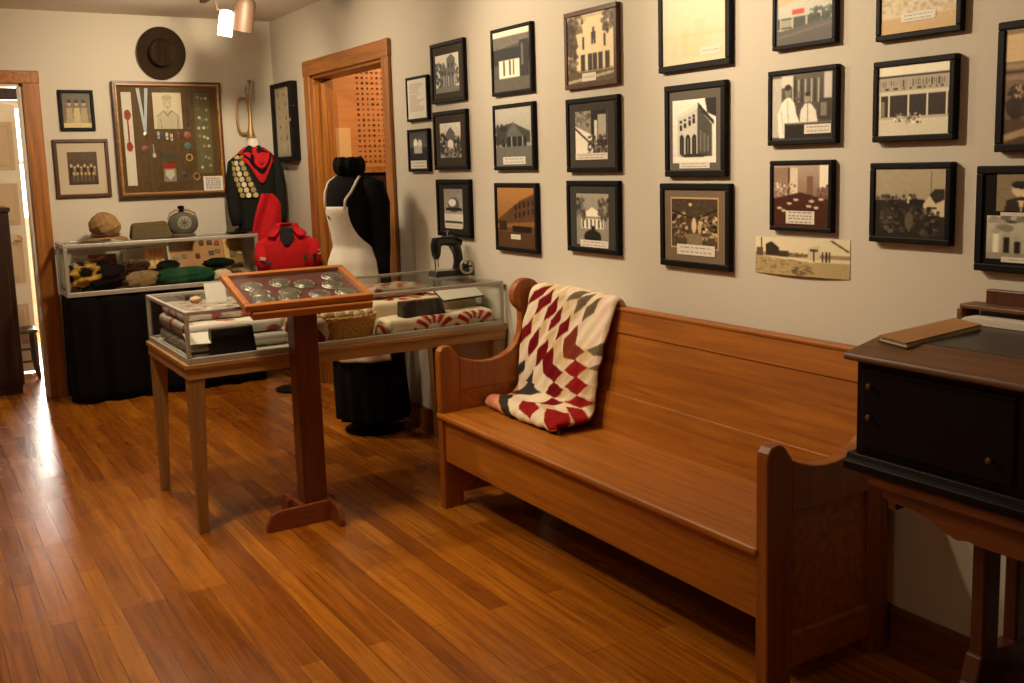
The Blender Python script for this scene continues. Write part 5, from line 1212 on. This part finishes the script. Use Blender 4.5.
for j in range(NV+1):
    s_ = ss[j]
    yl = np.interp(s_, [-.1,0,.3,.6,.68], [3.645,3.645,3.655,3.670,3.668]); yr = np.interp(s_, [-.1,0,.14,.36,.5,.68], [3.045,3.05,3.065,3.085,3.085,3.09])
    if s_ > .60: yl -= (s_-.60)*1.3*0; 
    for i in range(NU+1):
        u = i/NU; y = yl+(yr-yl)*u
        wv = .0035*math.sin(u*44+s_*8)*math.sin(s_*52+u*6) + .006*math.sin(u*5+s_*9)
        edge = min(u, 1-u)*(yl-yr); rnd = -.012*max(0, 1-edge/.02)**2
        dx_, dz_ = np.gradient(qx)[j], np.gradient(qz)[j]; L_ = math.hypot(dx_, dz_)+1e-9
        nx_, nz_ = dz_/L_, -dx_/L_    # outward (towards room / up)
        bulge = wv + rnd
        sh_ = .022*max(0, (s_-.45))/.2*(u-.5)*-1.2
        mb.v.append((qx[j]+nx_*bulge+sh_, y, qz[j]+nz_*bulge))
        xi, yi = qn(y + (.0 if s_ < .4 else .02*(1-u)), s_)
        cols.append(Q.a[min(Q.h-1, max(0, int(yi*Q.h))), min(Q.w-1, max(0, int(xi*Q.w)))])
for j in range(NV):
    for i in range(NU):
        w_ = NU+1; mb.f.append((j*w_+i, (j+1)*w_+i, (j+1)*w_+i+1, j*w_+i+1))
q = build('quilt', mb, M['cloth_vc'], colors=cols, smooth=3, recalc=False)
m_ = q.modifiers.new('thick', 'SOLIDIFY'); m_.thickness = .026; m_.offset = -1
tag(q, 'red and cream diamond patchwork quilt folded over the left end of the bench', 'quilt')

# ------------------------------------------------------------------ dark slope desk on a walnut table
ds = thing('writing_desk', 'black box desk with sloping leather-lined top at the right edge', 'desk', (-.25, 1.15, .695))
build('carcass', MB().box(-.478,-.02,.74,1.578,.735,.966), M['ebony'], ds, bevel=.003)
mb = MB().prism([(-.505,.695),(-.505,.715),(-.495,.722),(-.49,.735),(-.012,.735),(-.012,.695)], 'y', .72, 1.594)
build('base_moulding', mb, M['ebony'], ds, bevel=.003)
build('top', MB().prism([(-.505,.962),(-.509,.970),(-.505,.979),(-.385,1.004),(-.006,1.013),(-.006,.962)], 'y', .70, 1.597), M['desktop'], ds, bevel=.004)
def topz(x): return .979+(x+.505)/.12*.025 if x < -.385 else 1.004+(x+.385)/.379*.009
x0, x1 = -.385, -.125
build('blotter', MB().hexa([(x0,.75,topz(x0)-.002),(x1,.75,topz(x1)-.002),(x1,1.47,topz(x1)-.002),(x0,1.47,topz(x0)-.002),(x0,.75,topz(x0)+.0015),(x1,.75,topz(x1)+.0015),(x1,1.47,topz(x1)+.0015),(x0,1.47,topz(x0)+.0015)]), M['leather'], ds)
for (y0_, y1_) in ((.76,1.16),(1.17,1.56)):
    dw = build('drawer', MB().box(-.484,-.47,y0_,y1_,.75,.945), M['ebony'], ds, bevel=.005)
    for (yk, zk) in ((y1_-.03,.905),(y1_-.03,.83),(y0_+.05,.80)):
        build('knob', MB().lathe([(.004,0),(.004,.006),(.008,.009),(.007,.014),(.003,.016)], (-.484,yk,zk), 14, RY(-PI/2)), plain('aged_brass', s(104,80,48), .5, metal=.7), dw, smooth=.7)
gl = MB().box(-.075,-.006,.75,1.590,1.044,1.055).box(-.082,-.006,1.577,1.592,1.010,1.044).box(-.082,-.006,.75,.765,1.010,1.044)
build('gallery', gl, M['desktop'], ds, bevel=.003)
build('gallery_back', MB().box(-.026,-.004,.75,1.548,1.054,1.092), M['walnutz'], ds, bevel=.003)
t = thing('paper_stack', 'white papers slid under the little shelf of the black desk', 'paper', (-.07,1.15,1.012))
mb = MB()
for k in range(4): mb.box(-.116+.003*k,-.04,.80,1.570-.006*k,1.0125+.004*k,1.0155+.004*k)
build('sheet', mb, M['paper'], t)
fo = thing('ledger', 'long brown ledger folder with page edges lying on the black desk top', 'ledger', (-.28,1.5,1.0))
C4 = [(-.420,1.566),(-.436,1.474),(-.170,1.462),(-.135,1.560)]
def slabp(pts, h0, h1, k=1.0):
    cx_ = sum(p_[0] for p_ in pts)/4; cy_ = sum(p_[1] for p_ in pts)/4
    P = [(cx_+(x-cx_)*k, cy_+(y-cy_)*k) for x, y in pts]
    P = P[::-1] if True else P
    return MB().hexa([(x,y,topz(x)+h0+.0016) for x,y in P]+[(x,y,topz(x)+h1+.0016) for x,y in P])
build('back_cover', slabp(C4, 0, .0025), M['straps'], fo); build('pages', slabp(C4, .0025, .012, .97), M['paper'], fo); build('front_cover', slabp(C4, .012, .0155), M['brownpaper'], fo)
tt = thing('table', 'walnut trestle table with scalloped apron carrying the black desk', 'table', (-.25, 1.15, 0))
build('table_top', MB().box(-.497,-.02,.76,1.528,.668,.695), M['walnut'], tt, bevel=.005)
sc_ = [(1.50,.668),(1.50,.640),(1.47,.636),(1.42,.633),(1.37,.622),(1.33,.604),(1.30,.596),(1.275,.602),(1.25,.598),(1.15,.598),(.99,.598),(.965,.602),(.94,.596),(.91,.604),(.87,.622),(.82,.633),(.79,.640),(.79,.668)]
build('apron', MB().prism(sc_, 'x', -.478, -.456), M['walnut'], tt, bevel=.003)
build('apron', MB().prism(sc_, 'x', -.06, -.04), M['walnut'], tt, bevel=.003)
build('end_apron', MB().box(-.456,-.06,1.478,1.498,.61,.668).box(-.456,-.06,.792,.812,.61,.668), M['walnut'], tt)
for y in (1.36, .88):
    build('leg', MB().box(-.302,-.238,y-.018,y+.018,.20,.668), M['walnutz'], tt, bevel=.006)
    build('leg', MB().box(-.168,-.104,y-.018,y+.018,.20,.668), M['walnutz'], tt, bevel=.006)
    arch = [(-.47,0),(-.475,.04),(-.44,.075),(-.38,.12),(-.33,.19),(-.31,.255),(-.10,.255),(-.09,.19),(-.06,.12),(-.035,.075),(-.035,0),(-.10,0),(-.12,.04),(-.18,.09),(-.27,.09),(-.33,.04),(-.36,0)]
    build('foot', MB().prism(arch, 'y', y-.022, y+.022), M['walnutz'], tt, bevel=.006)
build('stretcher', MB().box(-.23,-.18,.90,1.34,.16,.20), M['walnutz'], tt)

# ------------------------------------------------------------------ furniture glimpsed in the hallway
ch = thing('low_chair', 'small dark wooden chair glimpsed through the left doorway', 'chair', (-1.76, 8.02, 0))
for (x, y) in ((-1.625,7.93),(-1.62,8.12),(-1.92,7.93),(-1.92,8.12)):
    build('leg', MB().tube([(x+.012,y,0),(x,y,.12),(x,y,.30),(x,y,.345)], [.012,.019,.02,.015], 10), M['darkwood'], ch, smooth=1)
build('seat', MB().box(-1.95,-1.60,7.905,8.145,.335,.36), M['darkwood'], ch, bevel=.008)
for z in (.13,.22): build('stretcher', MB().tube([(-1.92,7.93,z),(-1.62,7.93,z)], .009, 8), M['darkwood'], ch); build('stretcher', MB().tube([(-1.622,7.93,z+.02),(-1.62,8.12,z+.02)], .009, 8), M['darkwood'], ch)
build('backrest', MB().box(-1.955,-1.935,7.91,8.14,.36,.74), M['darkwood'], ch, bevel=.004)
cb = thing('cabinet', 'dark wooden cabinet at the left margin, seen through the doorway', 'cabinet', (-2.05, 7.6, 0))
build('body', MB().box(-2.40,-1.755,7.42,7.78,.06,1.22), M['darkwood'], cb, bevel=.006)
build('plinth', MB().box(-2.38,-1.77,7.44,7.77,0,.06), M['darkwood'], cb); build('cornice', MB().box(-2.42,-1.745,7.405,7.79,1.22,1.25), M['darkwood'], cb, bevel=.006)
build('door', MB().box(-2.36,-2.085,7.408,7.42,.1,1.18), M['darkwood'], cb, bevel=.004); build('door', MB().box(-2.07,-1.79,7.408,7.42,.1,1.18), M['darkwood'], cb, bevel=.004)

# ------------------------------------------------------------------ track lights
tl_ = thing('track_light', 'ceiling track with a glowing white lamp and a tan metal head', 'track light', (-.64, 5.97, ZC))
build('track', MB().box(-.70,-.665,4.9,6.36,ZC-.03,ZC), M['tracktan'], tl_, bevel=.003)
lampw = emis('lit_lamp_glass', (1,.86,.66,1), 5)
Rh = RX(.18) @ RY(.12)
def head(c, r, L, R, mat, name):
    prof_ = [(r*.35,L*.52),(r*.75,L*.5),(r*.92,L*.42),(r,L*.3),(r,-L*.5),(r*.93,-L*.5),(r*.86,-L*.42)]
    return build(name, MB().lathe([(a, b_) for a, b_ in prof_], c, 24, R), mat, tl_, smooth=.8)
h1 = head((-.662,5.97,2.293), .041, .145, Rh, lampw, 'lit_lamp'); h2 = head((-.572,5.90,2.335), .058, .19, Rh, M['tracktan'], 'lamp_head')
build('yoke', MB().tube([(-.69,6.0,ZC-.02),(-.705,5.995,2.42),(-.70,5.985,2.37),(-.665,5.975,2.36)], .009, 8), M['tracktan'], tl_)
build('yoke', MB().tube([(-.68,5.93,ZC-.02),(-.60,5.91,2.45),(-.575,5.905,2.42)], .010, 8), M['tracktan'], tl_)
build('mount', MB().lathe([(.05,0),(.05,.03),(.02,.04)], (-.74,6.03,ZC-.04), 20), M['tracktan'], tl_)

# ------------------------------------------------------------------ lights, camera
WARM = (1.0, .81, .575)
def spot(name, loc, target, power, size, blend=.7, rad=.05, col=WARM):
    l = bpy.data.lights.new(name, 'SPOT'); l.energy = power; l.spot_size = math.radians(size); l.spot_blend = blend; l.shadow_soft_size = rad; l.color = col
    o = bpy.data.objects.new(name, l); COL.objects.link(o); o.location = loc
    o.rotation_euler = (Vector(target)-Vector(loc)).to_track_quat('-Z', 'Y').to_euler(); return o
def area(name, loc, target, power, sx, sy, col=WARM, spread=180):
    l = bpy.data.lights.new(name, 'AREA'); l.energy = power; l.shape = 'RECTANGLE'; l.size = sx; l.size_y = sy; l.color = col; l.spread = math.radians(spread)
    o = bpy.data.objects.new(name, l); COL.objects.link(o); o.location = loc
    o.rotation_euler = (Vector(target)-Vector(loc)).to_track_quat('-Z', 'Y').to_euler(); return o
spot('track_spot_photo_wall', (-1.35, 2.95, 2.40), (0, 1.9, 1.9), 122, 88, 1, .05)
spot('track_spot_gallery', (-1.35, 4.1, 2.40), (0, 3.4, 1.85), 108, 90, 1, .05)
spot('track_spot_doorway', (-1.3, 5.4, 2.40), (0, 5.0, 1.6), 70, 100, 1, .16)
spot('track_spot_cases', (-.75, 5.3, 2.40), (-.8, 7.1, 1.5), 125, 100, 1, .05)
spot('track_spot_bench', (-1.25, 3.4, 2.42), (-.45, 2.8, .4), 42, 80, 1, .05)
spot('track_spot_table', (-1.5, 4.4, 2.42), (-.9, 4.2, .8), 75, 80, 1, .05)
spot('track_spot_floor', (-1.9, 3.6, 2.42), (-2.0, 3.4, 0), 110, 140, 1, .08)
spot('rear_floor_fill', (-1.7, 5.9, 2.42), (-1.0, 5.3, 0), 60, 90, 1, .06)  # unseen spot added to brighten the floor behind the table
spot('next_room_lamp', (1.0, 5.6, 2.35), (.6, 6.5, 1.7), 60, 120, .8, .06, (1, .68, .38))
def fill_point(name, loc, power, rad=.05, col=WARM):
    l = bpy.data.lights.new(name, 'POINT'); l.energy = power; l.shadow_soft_size = rad; l.color = col
    o = bpy.data.objects.new(name, l); COL.objects.link(o); o.location = loc
fill_point('ceiling_fill', (-1.05, 6.05, 2.08), 8); fill_point('hall_fill', (-1.95, 7.75, 2.3), 3); fill_point('room_fill', (-2.6, 1.2, 2.2), 6, .15)  # added unseen fills: ceiling and back wall, hall door leaf, camera side
area('hall_side_daylight', (-3.3, 7.95, 1.4), (-1.6, 7.3, .9), 16, .9, 1.5, (1, .93, .82))
area('hall_daylight', (-1.32, 10.2, 1.0), (-1.75, 6.5, 0), 130, .8, 1.3, (1, .92, .8))
wd = bpy.data.worlds.new('room_ambient'); sc.world = wd; wd.use_nodes = True
wd.node_tree.nodes['Background'].inputs['Color'].default_value = (1, .75, .5, 1); wd.node_tree.nodes['Background'].inputs['Strength'].default_value = .0

cam = bpy.data.cameras.new('camera'); co = bpy.data.objects.new('camera', cam); COL.objects.link(co)
FPX, U0, V0 = 1003.609, 527.504, 303.187
cam.sensor_width = 36; cam.lens = FPX/1024*36; cam.clip_start = .05
cam.shift_x = (512-U0)/1024; cam.shift_y = (V0-341.5)/1024
yaw, pitch, roll = math.radians(31.973), math.radians(7.968), math.radians(-1.589)
fv = Vector((math.sin(yaw)*math.cos(pitch), math.cos(yaw)*math.cos(pitch), -math.sin(pitch)))
rv = Vector((math.cos(yaw), -math.sin(yaw), 0)); uv_ = rv.cross(fv)
r2 = math.cos(roll)*rv + math.sin(roll)*uv_; u2 = -math.sin(roll)*rv + math.cos(roll)*uv_
co.matrix_world = Matrix((( r2.x, u2.x, -fv.x, CAMX), (r2.y, u2.y, -fv.y, 0), (r2.z, u2.z, -fv.z, CAMZ), (0, 0, 0, 1)))
sc.camera = co
sc.view_settings.view_transform = 'Standard'; sc.view_settings.look = 'None'; sc.view_settings.exposure = 0; sc.view_settings.gamma = 1; sc.view_settings.use_curve_mapping = False
sc.cycles.use_denoising = True; sc.cycles.max_bounces = 8; sc.cycles.transparent_max_bounces = 16; sc.cycles.caustics_reflective = False; sc.cycles.caustics_refractive = False
sc.cycles.sample_clamp_indirect = 6
